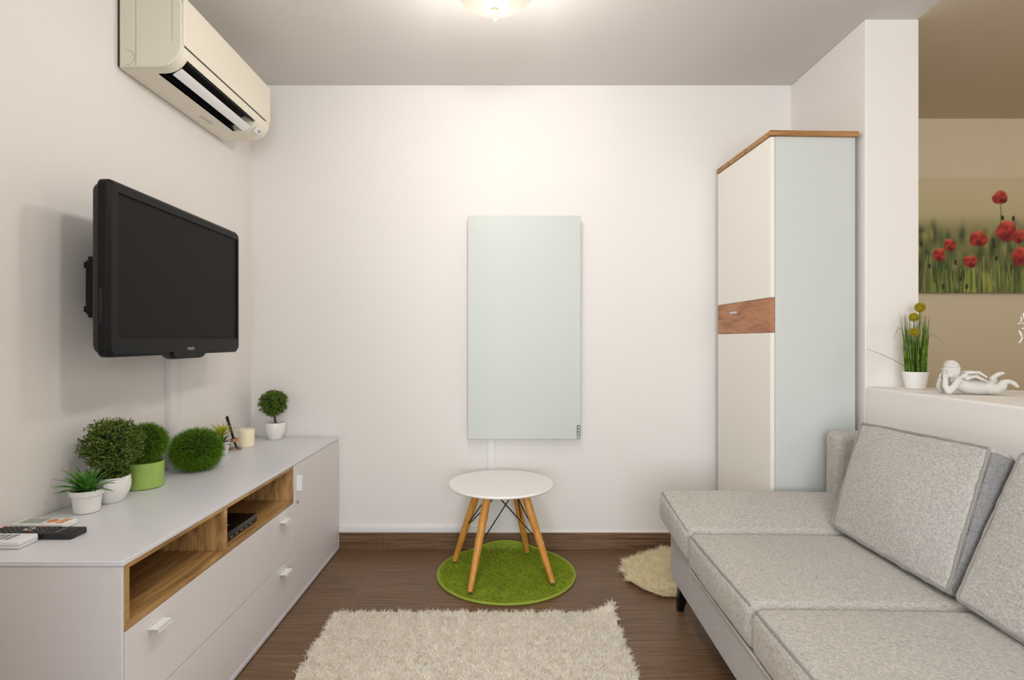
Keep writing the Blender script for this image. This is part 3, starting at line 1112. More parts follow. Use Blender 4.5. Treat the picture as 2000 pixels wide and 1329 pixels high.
# ------------------------------------------------------------------ wardrobe
wy0, wy1 = 2.350, 2.885
wxn, wxf = 1.1376, 1.119
wxr = 1.520
wr_ = thing('wardrobe', 'tall white wardrobe with oak top and oak drawer by the right wall', 'wardrobe', ((wxn + wxr) / 2, (wy0 + wy1) / 2, 0))
ZW = 2.022
th = math.atan2(wxn - wxf, wy1 - wy0)
WM = Matrix.Translation((wxn, wy0, 0)) @ Matrix.Rotation(th, 4, 'Z')
Lw, Dw = math.hypot(wxn - wxf, wy1 - wy0), wxr - wxn
# local: x to the right (depth of furniture), y along the doors
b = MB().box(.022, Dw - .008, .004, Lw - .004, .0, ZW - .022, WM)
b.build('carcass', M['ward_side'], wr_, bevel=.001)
MB().box(-.006, Dw, -.010, Lw, ZW - .022, ZW, WM).build('top_panel', M['oak_top'], wr_, bevel=.001)
MB().box(0, .019, .001, Lw - .002, 1.3075, ZW - .0245, WM).build('door', M['ward_door'], wr_, bevel=.001)
MB().box(0, .019, .001, Lw - .002, .06, 1.1555, WM).build('door', M['ward_door'], wr_, bevel=.001)
dr = MB().box(-.001, .019, .001, Lw - .002, 1.157, 1.306, WM).build('drawer', M['oak_red'], wr_, bevel=.001)
hd = MB()
hd.box(-.024, -.021, .27, .345, 1.252, 1.262, WM)
hd.box(-.022, -.001, .275, .280, 1.254, 1.260, WM)
hd.box(-.022, -.001, .335, .340, 1.254, 1.260, WM)
hd.build('handle', M['chrome'], dr, bevel=.001)

# ------------------------------------------------------------------ side table
tc_ = Vector((-.020, 2.614, 0))
RUGZ = .017
tb = thing('side_table', 'small round white side table with splayed beech legs on the green rug', 'side table', (tc_.x, tc_.y, RUGZ))
MB().lathe([(0, .430), (.236, .430), (.246, .433), (.2505, .438), (.2505, .441), (.247, .446), (0, .4465)], (tc_.x, tc_.y, 0), 96).build('tabletop', M['table_white'], tb)
feet = [(-.154, 2.394), (.2137, 2.485), (-.253, 2.733), (.114, 2.845)]
tops, bolts, dirs_ = [], [], []
for fx_, fy_ in feet:
    ft_ = Vector((fx_, fy_, RUGZ + .008))
    tp = Vector((tc_.x + (fx_ - tc_.x) * .44, tc_.y + (fy_ - tc_.y) * .44, .430))
    lg_ = MB().tube([ft_, ft_.lerp(tp, .35), ft_.lerp(tp, .7), tp], [.0125, .0165, .019, .019], 20).build('leg', M['leg_wood'], tb)
    MB().lathe([(0, 0), (.010, 0), (.010, .005), (.006, .006), (.006, .0095), (0, .0095)], (fx_, fy_, RUGZ - .001), 16).build('glide', M['chrome'], lg_)
    bo = ft_.lerp(tp, .42)
    MB().ball(bo + (bo - Vector((tc_.x, tc_.y, bo.z))).normalized() * .018, .0045, n=10).build('bolt', M['chrome'], lg_)
    tops.append(tp)
    bolts.append(bo)
adj = {0: (1, 2), 1: (0, 3), 2: (0, 3), 3: (1, 2)}
for i in range(4):
    for j in adj[i]:
        q = tops[j].lerp(Vector((tc_.x, tc_.y, .428)), .30)
        MB().tube([bolts[i], q], .0027, 8).build('brace', M['black_metal'], tb)
fr_ = MB()
inn = [tp.lerp(Vector((tc_.x, tc_.y, .426)), .28) for tp in tops]
for a_, c_ in ((0, 1), (1, 3), (3, 2), (2, 0)):
    fr_.tube([inn[a_], inn[c_]], .0035, 8)
for a_, c_ in ((0, 3), (1, 2)):
    fr_.tube([tops[a_] - Vector((0, 0, .006)), tops[c_] - Vector((0, 0, .006))], .0035, 8)
fr_.build('under_frame', M['black_metal'], tb)

# ------------------------------------------------------------------ round green rug, far rim curled up against the skirting
gc = Vector((.004, 2.642, 0))
GR = .325
YC = YB - .016 - .03


def curl(p):
    """bend flat points past YC up against the skirting"""
    x, y, z = p
    if y <= YC:
        return (x, y, z)
    s = y - YC
    r = .03
    a = min(s / r, math.pi / 2)
    yy = YC + r * math.sin(a)
    zz = r * (1 - math.cos(a)) + max(0, s - r * math.pi / 2)
    return (x, yy - z * math.sin(a), zz + z * math.cos(a))


gr = thing('round_rug', 'round green short pile rug under the side table', 'rug', (gc.x, gc.y, 0))
bb = MB()
rings = 24
vs, fs = [], []
NN = 96
for z in (.0006, .008):
    for i in range(rings + 1):
        for k in range(NN):
            a = 2 * math.pi * k / NN
            r_ = GR * i / rings
            vs.append(curl((gc.x + r_ * math.cos(a), gc.y + r_ * math.sin(a), z)))
for L in range(2):
    o0 = L * (rings + 1) * NN
    for i in range(rings):
        for k in range(NN):
            k2 = (k + 1) % NN
            fs.append((o0 + i * NN + k, o0 + i * NN + k2, o0 + (i + 1) * NN + k2, o0 + (i + 1) * NN + k))
o1 = rings * NN
o2 = (rings + 1) * NN + rings * NN
for k in range(NN):
    fs.append((o1 + k, o1 + (k + 1) % NN, o2 + (k + 1) % NN, o2 + k))
bb.add(vs, fs)
bb.build('backing', M['green_edge'], gr, clean=True)
MB().tube([curl((gc.x + (GR + .003) * math.cos(a), gc.y + (GR + .003) * math.sin(a), .0066)) for a in [2 * math.pi * k / 120 for k in range(121)]], .006, 8, cap=False).build('binding', M['green_edge'], gr)
n = 52000
rr_ = (GR - .006) * np.sqrt(rng.uniform(0, 1, n))
aa = rng.uniform(0, 2 * np.pi, n)
base = np.stack([gc.x + rr_ * np.cos(aa), gc.y + rr_ * np.sin(aa), np.full(n, .007)], 1)
ph = np.array([[mnoise.noise(Vector((p[0] * 18, p[1] * 18, 0))), mnoise.noise(Vector((p[0] * 18, p[1] * 18, 5)))] for p in base[::1]])
dd = unit(np.concatenate([ph * 1.0 + rng.normal(size=(n, 2)) * .35, np.full((n, 1), 1.0)], 1))
P, Wd = blades(base, dd, rng.uniform(.005, .0085, n), .0024, 3, 0, .2)


def curl_np(A):
    y = A[..., 1].copy()
    z = A[..., 2].copy()
    s = np.maximum(y - YC, 0)
    a = np.minimum(s / .03, np.pi / 2)
    ny = YC + .03 * np.sin(a)
    nz = .03 * (1 - np.cos(a)) + np.maximum(0, s - .03 * np.pi / 2)
    A[..., 1] = np.where(y > YC, ny - z * np.sin(a), y)
    A[..., 2] = np.where(y > YC, nz + z * np.cos(a), z)
    return A


P = curl_np(P)
ribbons('pile', M['green_pile'], gr, P, Wd)

# ------------------------------------------------------------------ cream shag rug
RX0, RX1, RY0, RY1 = -.690, .435, .45, 2.235
sr = thing('shag_rug', 'rectangular cream shaggy rug in front of the sofa', 'rug', ((RX0 + RX1) / 2, (RY0 + RY1) / 2, 0))


def rug_lift(x, y):
    """far right corner curls up a little"""
    dx = x - (RX1 - .05)
    dy = y - (RY1 - .16)
    q = max(0.0, dx) / .05 + 0.0
    w = max(0.0, (dx + .03) / .08) * max(0.0, dy / .16)
    return .045 * w ** 1.3


rb = MB()
nx, ny = 24, 40
vs, fs = [], []
for z in (.0006, .010):
    for i in range(nx + 1):
        for j in range(ny + 1):
            x = RX0 + (RX1 - RX0) * i / nx
            y = RY0 + (RY1 - RY0) * j / ny
            vs.append((x, y, z + rug_lift(x, y)))
for L in range(2):
    o0 = L * (nx + 1) * (ny + 1)
    for i in range(nx):
        for j in range(ny):
            a = o0 + i * (ny + 1) + j
            fs.append((a, a + 1, a + ny + 2, a + ny + 1))
per = [i * (ny + 1) for i in range(nx + 1)] + [nx * (ny + 1) + j for j in range(1, ny + 1)] + [i * (ny + 1) + ny for i in range(nx - 1, -1, -1)] + [j for j in range(ny - 1, 0, -1)]
o0 = (nx + 1) * (ny + 1)
for k in range(len(per)):
    a, b_ = per[k], per[(k + 1) % len(per)]
    fs.append((a, b_, o0 + b_, o0 + a))
rb.add(vs, fs)
rb.build('backing', M['cream_base'], sr)
n = 120000
# denser where the photograph looks at it
yy = np.where(rng.uniform(0, 1, n) < .70, rng.uniform(1.60, RY1, n), rng.uniform(RY0, 1.60, n))
xx = rng.uniform(RX0 - .002, RX1 + .002, n)
lift = np.array([rug_lift(a, b_) for a, b_ in zip(xx, yy)])
base = np.stack([xx, yy, .008 + lift], 1)
ph = np.array([[mnoise.noise(Vector((p[0] * 26, p[1] * 26, 0))), mnoise.noise(Vector((p[0] * 26, p[1] * 26, 7)))] for p in base])
dd = unit(np.concatenate([ph * 2.8 + rng.normal(size=(n, 2)) * .38, np.full((n, 1), .62)], 1))
P, Wd = blades(base, dd, rng.uniform(.014, .026, n), .0034, 5, .15, .5)
wob = rng.normal(size=P.shape) * .0012
wob[:, 0, :] = 0
P = P + wob
P[:, :, 2] = np.maximum(P[:, :, 2], .004)
ribbons('pile', M['cream_pile'], sr, P, Wd)

# ------------------------------------------------------------------ sheepskin
outl = [(.562, 2.62), (.59, 2.72), (.68, 2.79), (.75, 2.83), (.82, 2.885), (.95, 2.87), (1.06, 2.78), (1.08, 2.62), (1.02, 2.46), (.90, 2.38), (.78, 2.355), (.68, 2.375), (.60, 2.45), (.57, 2.53)]
cxs, cys = .83, 2.62
sp = thing('sheepskin', 'fluffy cream sheepskin on the floor behind the sofa end', 'sheepskin rug', (cxs, cys, 0))


def inside(x, y):
    c_ = False
    j = len(outl) - 1
    for i in range(len(outl)):
        xi, yi = outl[i]
        xj, yj = outl[j]
        if (yi > y) != (yj > y) and x < (xj - xi) * (y - yi) / (yj - yi) + xi:
            c_ = not c_
        j = i
    return c_


sh = [(cxs + (a - cxs) * .86, cys + (b_ - cys) * .86) for a, b_ in outl]
MB().prism(sh, .0006, .010).build('hide', M['fleece_base'], sp)
pts = []
while len(pts) < 30000:
    x, y = rng.uniform(.55, 1.1), rng.uniform(2.36, 2.89)
    if inside(cxs + (x - cxs) * 1.05, cys + (y - cys) * 1.05):
        pts.append((x, y, .008))
base = np.array(pts)
n = len(base)
ph = np.array([[mnoise.noise(Vector((p[0] * 22, p[1] * 22, 0))), mnoise.noise(Vector((p[0] * 22, p[1] * 22, 7)))] for p in base])
outw = (base[:, :2] - np.array([cxs, cys])) * 1.8
dd = unit(np.concatenate([ph * 1.7 + outw + rng.normal(size=(n, 2)) * .22, np.full((n, 1), 1.0)], 1))
P, Wd = blades(base, dd, rng.uniform(.034, .058, n), .0034, 5, .22, .30)
P[:, :, 2] = np.maximum(P[:, :, 2], .002)
P[:, :, 1] = np.minimum(P[:, :, 1], YB - .012)
ribbons('fleece', M['fleece'], sp, P, Wd)

# ------------------------------------------------------------------ sofa
SO = Vector((.665, 2.0, 0))
sth = math.radians(1.8)
SM = Matrix.Translation(SO) @ Matrix.Rotation(-sth, 4, 'Z')     # local x across, local y away from the camera
sofa = thing('sofa', 'light grey linen sofa with black legs along the half wall', 'sofa', (1.1, 1.2, 0))


def soft_box(corners, r, nseg=(24, 24, 8), bulge=(0, 0, 0), wr=0.0, wscale=6.0, seed=0, r_edges=None):
    """rounded soft box in eight world corners: index = ix*4+iy*2+iz"""
    c = [Vector(p) for p in corners]
    ax = (c[4] - c[0] + c[6] - c[2] + c[5] - c[1] + c[7] - c[3]).length / 8
    ay = (c[2] - c[0] + c[6] - c[4] + c[3] - c[1] + c[7] - c[5]).length / 8
    az = (c[1] - c[0] + c[5] - c[4] + c[3] - c[2] + c[7] - c[6]).length / 8
    H = [ax, ay, az]
    m = MB()

    def knots(n, h):
        # more rows near the edges
        q = r / h
        inner = [-1 + q * (i / 5) for i in range(5)]
        mid = [-1 + q + (2 - 2 * q) * i / n for i in range(n + 1)]
        outer = [1 - q + q * ((i + 1) / 5) for i in range(5)]
        return inner + mid + outer

    K = [knots(nseg[i], H[i]) for i in range(3)]

    def mapp(p):
        P_ = Vector((p[0] * ax, p[1] * ay, p[2] * az))
        q = Vector([max(-(H[i] - r), min(H[i] - r, P_[i])) for i in range(3)])
        d = P_ - q
        if d.length > 1e-9:
            P_ = q + d.normalized() * r
        u = [P_[0] / ax, P_[1] / ay, P_[2] / az]
        # bulges
        out = [P_[0], P_[1], P_[2]]
        for i in range(3):
            j, k = [(1, 2), (0, 2), (0, 1)][i]
            out[i] += bulge[i] * u[i] * (1 - u[j] ** 2) * (1 - u[k] ** 2)
        u = [out[0] / ax, out[1] / ay, out[2] / az]
        s = [(x + 1) / 2 for x in u]
        w = Vector((0, 0, 0))
        for ix in (0, 1):
            for iy in (0, 1):
                for iz in (0, 1):
                    w += c[ix * 4 + iy * 2 + iz] * ((s[0] if ix else 1 - s[0]) * (s[1] if iy else 1 - s[1]) * (s[2] if iz else 1 - s[2]))
        return w

    ctr = sum(c, Vector((0, 0, 0))) / 8
    for axis in range(3):
        j, k = [(1, 2), (0, 2), (0, 1)][axis]
        for sgn in (-1, 1):
            vs, fs = [], []
            kj, kk = K[j], K[k]
            for a in kj:
                for b2 in kk:
                    p = [0, 0, 0]
                    p[axis] = sgn
                    p[j] = a
                    p[k] = b2
                    vs.append(mapp(p))
            nk = len(kk)
            for a in range(len(kj) - 1):
                for b2 in range(nk - 1):
                    i0 = a * nk + b2
                    fs.append((i0, i0 + 1, i0 + nk + 1, i0 + nk))
            m.add(vs, fs)
    if wr:
        for i, p in enumerate(m.v):
            v = Vector(p)
            nz_ = mnoise.noise(Vector((v.x * wscale + seed, v.y * wscale, v.z * wscale))) + .5 * mnoise.noise(Vector((v.x * wscale * 2.3, v.y * wscale * 2.3 + seed, v.z * wscale * 2.3)))
            dv_ = (v - ctr).normalized()
            m.v[i] = tuple(v + dv_ * nz_ * wr)
    return m, mapp


def lc(pts):
    return [SM @ Vector(p) for p in pts]


def box8(x0, x1, y0, y1, z0, z1):
    return [(x, y, z) for x in (x0, x1) for y in (y0, y1) for z in (z0, z1)]


SL = 1.72
# base
bs = MB().box(.012, .83, -SL, .0, .140, .290, SM)
bs.prism([(-.002, .290), (-.002, .140), (.262, .140), (.276, .155), (.282, .318), (.10, .335), (-.002, .30)], .012, .80, 'x', SM)
bs.prism([(-SL + .002, .290), (-SL + .002, .140), (-SL - .262, .140), (-SL - .282, .318), (-SL + .002, .30)], .012, .80, 'x', SM)
bs.build('base', M['sofa_base'], sofa, bevel=.012)
pp = MB().tube([SM @ Vector((.008, y, .288)) for y in np.linspace(-SL, .0, 30)], .0035, 6)
pp.build('base_piping', M['pale_pipe'], sofa)
# seat cushions
edges = [0, -.553, -1.13, -SL]
for i in range(3):
    y1, y0 = edges[i], edges[i + 1]
    ob8 = box8(-.002, .60, y0 + .001, y1 - .001, .292, .422)
    m_, mp = soft_box(lc(ob8), .030, (22, 22, 4), (.010, .004, .012), .0025, 7, i * 3.1)
    s_ = m_.build('seat_cushion', M['linen'], sofa, angle=180, clean=True)
    # piping on the front upper edge
    e = .955
    path = []
    for q in np.linspace(-.97, .97, 40):
        path.append(mp((-1, q, 1)) + Vector((-.0005, 0, .0005)))
    w = MB().tube(path, .0032, 6)
    w.build('piping', M['linen_pipe'], s_)
# arm: folded down flat, rising outward
def arm(y_in, s, nm):
    prof = [(0.0, .425), (.24, .498), (.315, .400), (.0, .292)]
    c8 = []
    for x in (-.030, .70):
        for y in (0, 1):
            for z in (0, 1):
                if y == 0:
                    p = (x + .028 * (1 if x < 0 else 0), y_in + s * .002, .300 if z == 0 else .424)
                else:
                    p = (x, y_in + s * (.318 if z == 0 else .300), .372 if z == 0 else .502)
                c8.append(p)
    m_, mp = soft_box(lc(c8), .030, (22, 14, 5), (.006, .0, .014), .0025, 7, 9.0)
    a_ = m_.build('armrest', M['linen'], sofa, angle=180, clean=True)
    path = [mp((-1, q, 1)) for q in np.linspace(-.98, .96, 24)] + [mp((-1, 1, q)) for q in np.linspace(.9, -.95, 12)]
    MB().tube(path, .0032, 6).build('piping', M['linen_pipe'], a_)
    return a_


arm(0, 1, 'armrest')
arm(-SL, -1, 'armrest')
# backrest and its end block
br_, _ = soft_box(lc(box8(.805, .860, -SL, .215, .15, .70)), .025, (6, 30, 10), (.004, 0, 0), .002)
br_.build('backrest', M['linen'], sofa, angle=180, clean=True)
eb, mp = soft_box(lc(box8(.665, .845, .225, .325, .30, .745)), .028, (8, 6, 14), (.004, .004, .004), .002)
eb_ = eb.build('backrest_end', M['linen'], sofa, angle=180, clean=True)
# legs
for lx_, ly_ in ((.060, .245), (.76, .245), (.060, -SL - .2), (.76, -SL - .2)):
    sx = -1 if ly_ > 0 else 1
    q0 = [(lx_ - .020, ly_ - .022), (lx_ + .022, ly_ - .022), (lx_ + .022, ly_ + .022), (lx_ - .020, ly_ + .022)]
    dx = -.008
    q1 = [(p[0] * .0 + lx_ + dx + (p[0] - lx_) * .62, ly_ - sx * .036 + (p[1] - ly_) * .62) for p in q0]
    vs = [SM @ Vector((*p, .142)) for p in q0] + [SM @ Vector((*p, .001)) for p in q1]
    MB().add(vs, [(0, 1, 2, 3), (7, 6, 5, 4), (0, 4, 5, 1), (1, 5, 6, 2), (2, 6, 7, 3), (3, 7, 4, 0)]).build('leg', M['black_metal'], sofa, bevel=.003)


def back_cushion(label, BL, BR, TL, TR, thick, mat, seed):
    """front-face corners (far=L, near=R)"""
    BL, BR, TL, TR = map(Vector, (BL, BR, TL, TR))
    upv = ((TL - BL) + (TR - BR)).normalized()
    along = ((BL - BR) + (TL - TR)).normalized()
    nb_ = upv.cross(along).normalized()
    if nb_.x < 0:
        nb_ = -nb_
    T = nb_ * thick
    ct = (BL + BR) / 2 + T / 2
    t_ = thing('back_cushion', label, 'cushion', ct, 'large loose back cushions on the sofa')
    # axes: x = thickness (front 0 -> back 1), y: near->far, z: bottom->top
    c8 = [BR, TR, BL, TL, BR + T, TR + T, BL + T, TL + T]
    m_, mp = soft_box(c8, .018, (4, 34, 28), (.030, .004, .005), .0042, 9, seed)
    # fine wrinkles near the seams
    o_ = m_.build('cover', mat, t_, angle=180, clean=True)
    # piping around the front face
    path = []
    N = 34
    for q in np.linspace(-.965, .965, N):
        path.append(mp((-1, q, 1)))
    for q in np.linspace(.965, -.965, N):
        path.append(mp((-1, 1, q)))
    for q in np.linspace(.965, -.965, N):
        path.append(mp((-1, q, -1)))
    for q in np.linspace(-.965, .965, N):
        path.append(mp((-1, -1, q)))
    path.append(path[0])
    path = [p + Vector((-.002, 0, 0)) + nb_ * .003 * mnoise.noise(p * 30) + upv * .0025 * mnoise.noise(p * 34 + Vector((3, 0, 0))) for p in path]
    MB().tube(path, .0042, 7, cap=False).build('piping', M['linen_pipe'], t_)
    path = [mp((1, -1, q)) for q in np.linspace(-.96, .96, N)]
    # side gusset in a greyer cloth
    gv, gf = [], []
    xs_ = np.linspace(-.93, .93, 5)
    zs_ = np.linspace(-.95, .95, 26)
    for a in zs_:
        for b2 in xs_:
            p = mp((b2, -1, a))
            gv.append(p - along * .0065)
    for i in range(len(zs_) - 1):
        for j in range(4):
            k0 = i * 5 + j
            gf.append((k0, k0 + 1, k0 + 6, k0 + 5))
    MB().add(gv, gf).build('side_gusset', M['linen_gusset'], t_)
    return t_


back_cushion('large grey linen back cushion at the far end of the sofa',
             (1.190, 2.006, .444), (1.178, 1.462, .444), (1.334, 2.060, .818), (1.343, 1.515, .828), .085, M['linen_cool'], 2.0)
back_cushion('grey linen back cushion cut off by the right picture edge',
             (1.172, 1.434, .444), (1.155, .895, .444), (1.400, 1.492, .823), (1.385, .945, .823), .050, M['linen_cool'], 5.0)

# ------------------------------------------------------------------ things on the half wall
c = (1.677, 2.240)
pg = thing('potted_grass', 'tall grass with yellow ball flowers in a white pot on the half wall', 'potted plant', (*c, ZH))
pot(pg, *c, ZH, .034, .046, .070, M['white_gloss'])
n = 125
base = np.zeros((n, 3))
ang = rng.uniform(0, 2 * np.pi, n)
rad = .034 * np.sqrt(rng.uniform(0, 1, n))
base[:, 0] = c[0] + rad * np.cos(ang)
base[:, 1] = c[1] + rad * np.sin(ang)
base[:, 2] = ZH + .058
dd = unit(np.stack([np.cos(ang) * rng.uniform(0, .10, n), np.sin(ang) * rng.uniform(0, .08, n), np.ones(n)], 1))
P, Wd = blades(base, dd, rng.uniform(.13, .25, n), .0068, 7, 0, .05)
ribbons('grass_blade', M['reed'], pg, P, Wd)
n = 46
base = base[:n].copy()
ang = rng.uniform(0, 2 * np.pi, n)
dd = unit(np.stack([np.cos(ang) * rng.uniform(0, .22, n), np.sin(ang) * rng.uniform(0, .18, n), np.ones(n)], 1))
P, Wd = blades(base, dd, rng.uniform(.22, .30, n), .0022, 7, 0, .08)
ribbons('thin_blade', M['drygrass'], pg, P, Wd)
st_ = MB()
bent = [[atd(1800, 700, 2.24), atd(1815, 655, 2.24), atd(1821, 652, 2.24), atd(1843, 671, 2.22)],
        [atd(1768, 716, 2.23), atd(1745, 703, 2.22), atd(1720, 692, 2.20), atd(1692, 681, 2.18)],
        [atd(1773, 690, 2.24), atd(1763, 645, 2.22), atd(1755, 640, 2.2), atd(1745, 662, 2.18)]]
for q in bent:
    st_.tube(q, [.0014, .0012, .0010, .0004], 5)
st_.build('bent_blade', M['drygrass'], pg)
for px_, py_, r_, dd_ in ((1797, 601, .0215, 2.25), (1785, 620, .019, 2.23), (1785, 649, .0175, 2.21)):
    q = atd(px_, py_, dd_)
    fl_ = MB().tube([(c[0] + (q.x - c[0]) * .3, c[1], ZH + .06), (q.x, q.y, q.z)], .0016, 6).build('flower_stem', M['reed'], pg)
    d_ = sphere_dirs(900)
    P, Wd = blades(np.array(q) + d_ * r_ * .55, d_, np.full(900, r_ * .45), .0022, 3, 0, .1)
    ribbons('flower_head', M['pom'], fl_, P, Wd)
    MB().ball(q, r_ * .72, n=16).build('flower_core', M['pom'], fl_)

# cherub figurine: one sculpted surface, lying on its belly, chin on its hands
ch = thing('cherub_figurine', 'white plaster cherub lying on its belly on the half wall', 'figurine', (1.735, 2.0, ZH))
CM = Matrix.Translation((1.608, 2.035, ZH)) @ Matrix.Rotation(math.radians(-18), 4, 'Z') @ Matrix.Diagonal((.79, 1, 1, 1))
cu = MB()


def cb_(x, y, z, r, sx=1, sy=1, sz=1, rot=None):
    Mx = CM.to_3x3().to_4x4()
    if rot:
        Mx = Mx @ Matrix.Rotation(math.radians(rot[0]), 4, rot[1])
    cu.ball(CM @ Vector((x, y, z)), r, sx, sy, sz, 18, Mx)


def ct_(pts, rads):
    cu.tube([CM @ Vector(p) for p in pts], rads, 14)
    cu.ball(CM @ Vector(pts[0]), rads[0], n=14)
    cu.ball(CM @ Vector(pts[-1]), rads[-1], n=14)


# torso, belly down, chest raised
ct_([(.185, 0, .027), (.150, 0, .026), (.110, 0, .029), (.078, 0, .040), (.062, 0, .054)], [.025, .0255, .026, .0235, .016])
cb_(.182, -.012, .030, .024, 1.1, .85, .95)
cb_(.182, .012, .030, .024, 1.1, .85, .95)
# head
cb_(.049, -.004, .086, .0285, 1.15, .98, 1.05)
cb_(.036, -.018, .078, .0145, 1, .9, .9)          # cheek
cb_(.028, -.006, .076, .014, 1, 1, .9)
cb_(.038, -.024, .070, .008)                      # chin
cb_(.034, -.0285, .083, .0048, .8, 1.0, 1.2)      # nose
cb_(.026, -.026, .089, .0035)
cb_(.043, -.030, .090, .0035)
cb_(.060, -.022, .084, .006, .6, 1, 1.2)          # ear
# curls
r = random.Random(4)
for i in range(90):
    a = r.uniform(0, 2 * math.pi)
    e = r.uniform(-.35, 1.5)
    x = .050 + .028 * math.cos(e) * math.cos(a)
    y = .000 + .027 * math.cos(e) * math.sin(a)
    z = .090 + .030 * math.sin(e)
    if y < -.012 and z < .101 and x < .060:
        continue
    if z < .078 and x < .035:
        continue
    cb_(x, y, z, r.uniform(.0048, .0075))
for i in range(9):
    a = -2.6 + i * .28
    cb_(.046 + .026 * math.cos(a), -.004 + .025 * math.sin(a), .105 + .002 * math.sin(i * 2), .0058)
# arms: elbows forward on the ledge, hands under the chin
ct_([(.066, -.022, .050), (.046, -.032, .030), (.026, -.034, .012)], [.012, .0115, .0115])
ct_([(.026, -.034, .012), (.014, -.028, .032), (.016, -.024, .056)], [.0115, .0095, .008])
ct_([(.066, .022, .050), (.044, .030, .030), (.024, .028, .012)], [.012, .0115, .0115])
ct_([(.024, .028, .012), (.010, .014, .030), (.010, .002, .054)], [.0115, .0095, .008])
for k in range(5):
    x = .008 + k * .0035
    ct_([(.014 + k * .001, -.024, .056), (.008 + k * .0045, -.027 + k * .001, .066), (.010 + k * .0045, -.029, .073)], [.0042, .0038, .0032])
    ct_([(.009, .000, .054), (.004 + k * .002, -.006 + k * .004, .066), (.007 + k * .002, -.008 + k * .004, .073)], [.0042, .0038, .0032])
# legs
ct_([(.190, -.014, .026), (.215, -.020, .024), (.232, -.022, .034)], [.022, .0185, .0140])
ct_([(.222, -.020, .027), (.240, -.022, .048), (.254, -.024, .052), (.262, -.024, .050)], [.0150, .0125, .0085, .0078])
ct_([(.262, -.024, .050), (.275, -.025, .044), (.283, -.026, .036)], [.0080, .0078, .0062])
ct_([(.190, .014, .026), (.216, .018, .024), (.224, .014, .040)], [.022, .018, .0130])
ct_([(.222, .016, .032), (.212, .004, .062), (.218, -.002, .070)], [.014, .0112, .0080])
ct_([(.218, -.002, .070), (.232, -.004, .078), (.242, -.005, .080)], [.0080, .0075, .0058])
for k in range(5):
    cb_(.286 - k * .001, -.033 + k * .0035, .034 + k * .001, .0028)
    cb_(.246, -.012 + k * .0035, .080, .0026)
# wings folded over the back
for s in (-1, 1):
    for k in range(9):
        f = k / 8
        x0, z0 = .088 + .010 * f, .068 - .010 * f
        x1, z1 = .128 + .060 * (1 - f * .55), .074 - .028 * (1 - f) - .018 * f
        y0 = s * (.012 + .014 * f)
        y1 = s * (.024 + .018 * f)
        ct_([(x0, y0, z0), ((x0 + x1) / 2, (y0 + y1) / 2, (z0 + z1) / 2 + .012), (x1, y1, z1)], [.0048, .0050, .0030])
    ct_([(.078, s * .010, .060), (.105, s * .018, .081), (.145, s * .024, .083), (.172, s * .026, .066)], [.006, .0060, .0050, .0035])
cu_o = cu.build('body', M['plaster'], ch, angle=180)
rm = cu_o.modifiers.new('remesh', 'REMESH')
rm.mode = 'VOXEL'
rm.voxel_size = .0014
rm.use_smooth_shade = True
smm = cu_o.modifiers.new('smooth', 'SMOOTH')
smm.factor = .5
smm.iterations = 2

# white flower spray in a slim vase, mostly outside the frame
vc = Vector((2.01, 2.02, ZH))
vs_ = thing('flower_vase', 'white flower spray cut off by the right picture edge', 'vase', vc)
MB().lathe([(0, ZH + .001), (.030, ZH + .001), (.036, ZH + .03), (.030, ZH + .07), (.016, ZH + .10), (.020, ZH + .12), (.017, ZH + .12), (.013, ZH + .10), (0, ZH + .09)], (vc.x, vc.y, 0), 32).build('vase_body', M['white_gloss'], vs_)


def leaf_at(m, p, d, L, w):
    p = Vector(p)
    d = Vector(d).normalized()
    s = d.cross(Vector((0, 1, .2))).normalized()
    vs, fs = [], []
    K = 7
    for k in range(K):
        t_ = k / (K - 1)
        ww = w * math.sin(math.pi * (.06 + .92 * t_)) ** .8
        q = p + d * L * t_ + Vector((0, -.12 * L * math.sin(t_ * math.pi), 0))
        vs += [q - s * ww, q + Vector((0, -ww * .4, 0)), q + s * ww]
    for k in range(K - 1):
        fs += [(3 * k, 3 * k + 1, 3 * k + 4, 3 * k + 3), (3 * k + 1, 3 * k + 2, 3 * k + 5, 3 * k + 4)]
    m.add(vs, fs)


sm = MB()
sm.tube([(vc.x, vc.y, ZH + .10), (vc.x - .01, vc.y, ZH + .17), atd(2003, 640, 2.02), atd(2006, 612, 2.02)], [.002, .002, .0018, .0012], 6)
sm.tube([(vc.x - .005, vc.y, ZH + .13), atd(2003, 660, 2.02), atd(1996, 661, 2.02)], .0015, 6)
sm.build('branch', M['white_plastic'], vs_)
lm = MB()
for (ax_, ay_, bx_, by_, w_) in ((1996, 661, 1989, 645, .0036), (1996, 661, 1989, 671, .0036), (1992, 634, 1994, 616, .0024), (1988, 634, 1992, 630, .002),
                                 (2003, 640, 1995, 643, .003), (2001, 626, 1998, 611, .005), (2003, 632, 1996, 632, .0028), (2006, 650, 2016, 640, .004), (2006, 625, 2018, 612, .005), (2006, 612, 2004, 598, .004)):
    a_ = atd(ax_, ay_, 2.02)
    b_ = atd(bx_, by_, 2.02)
    leaf_at(lm, a_, b_ - a_, (b_ - a_).length, w_)
lm.build('petal', M['white_plastic'], vs_)

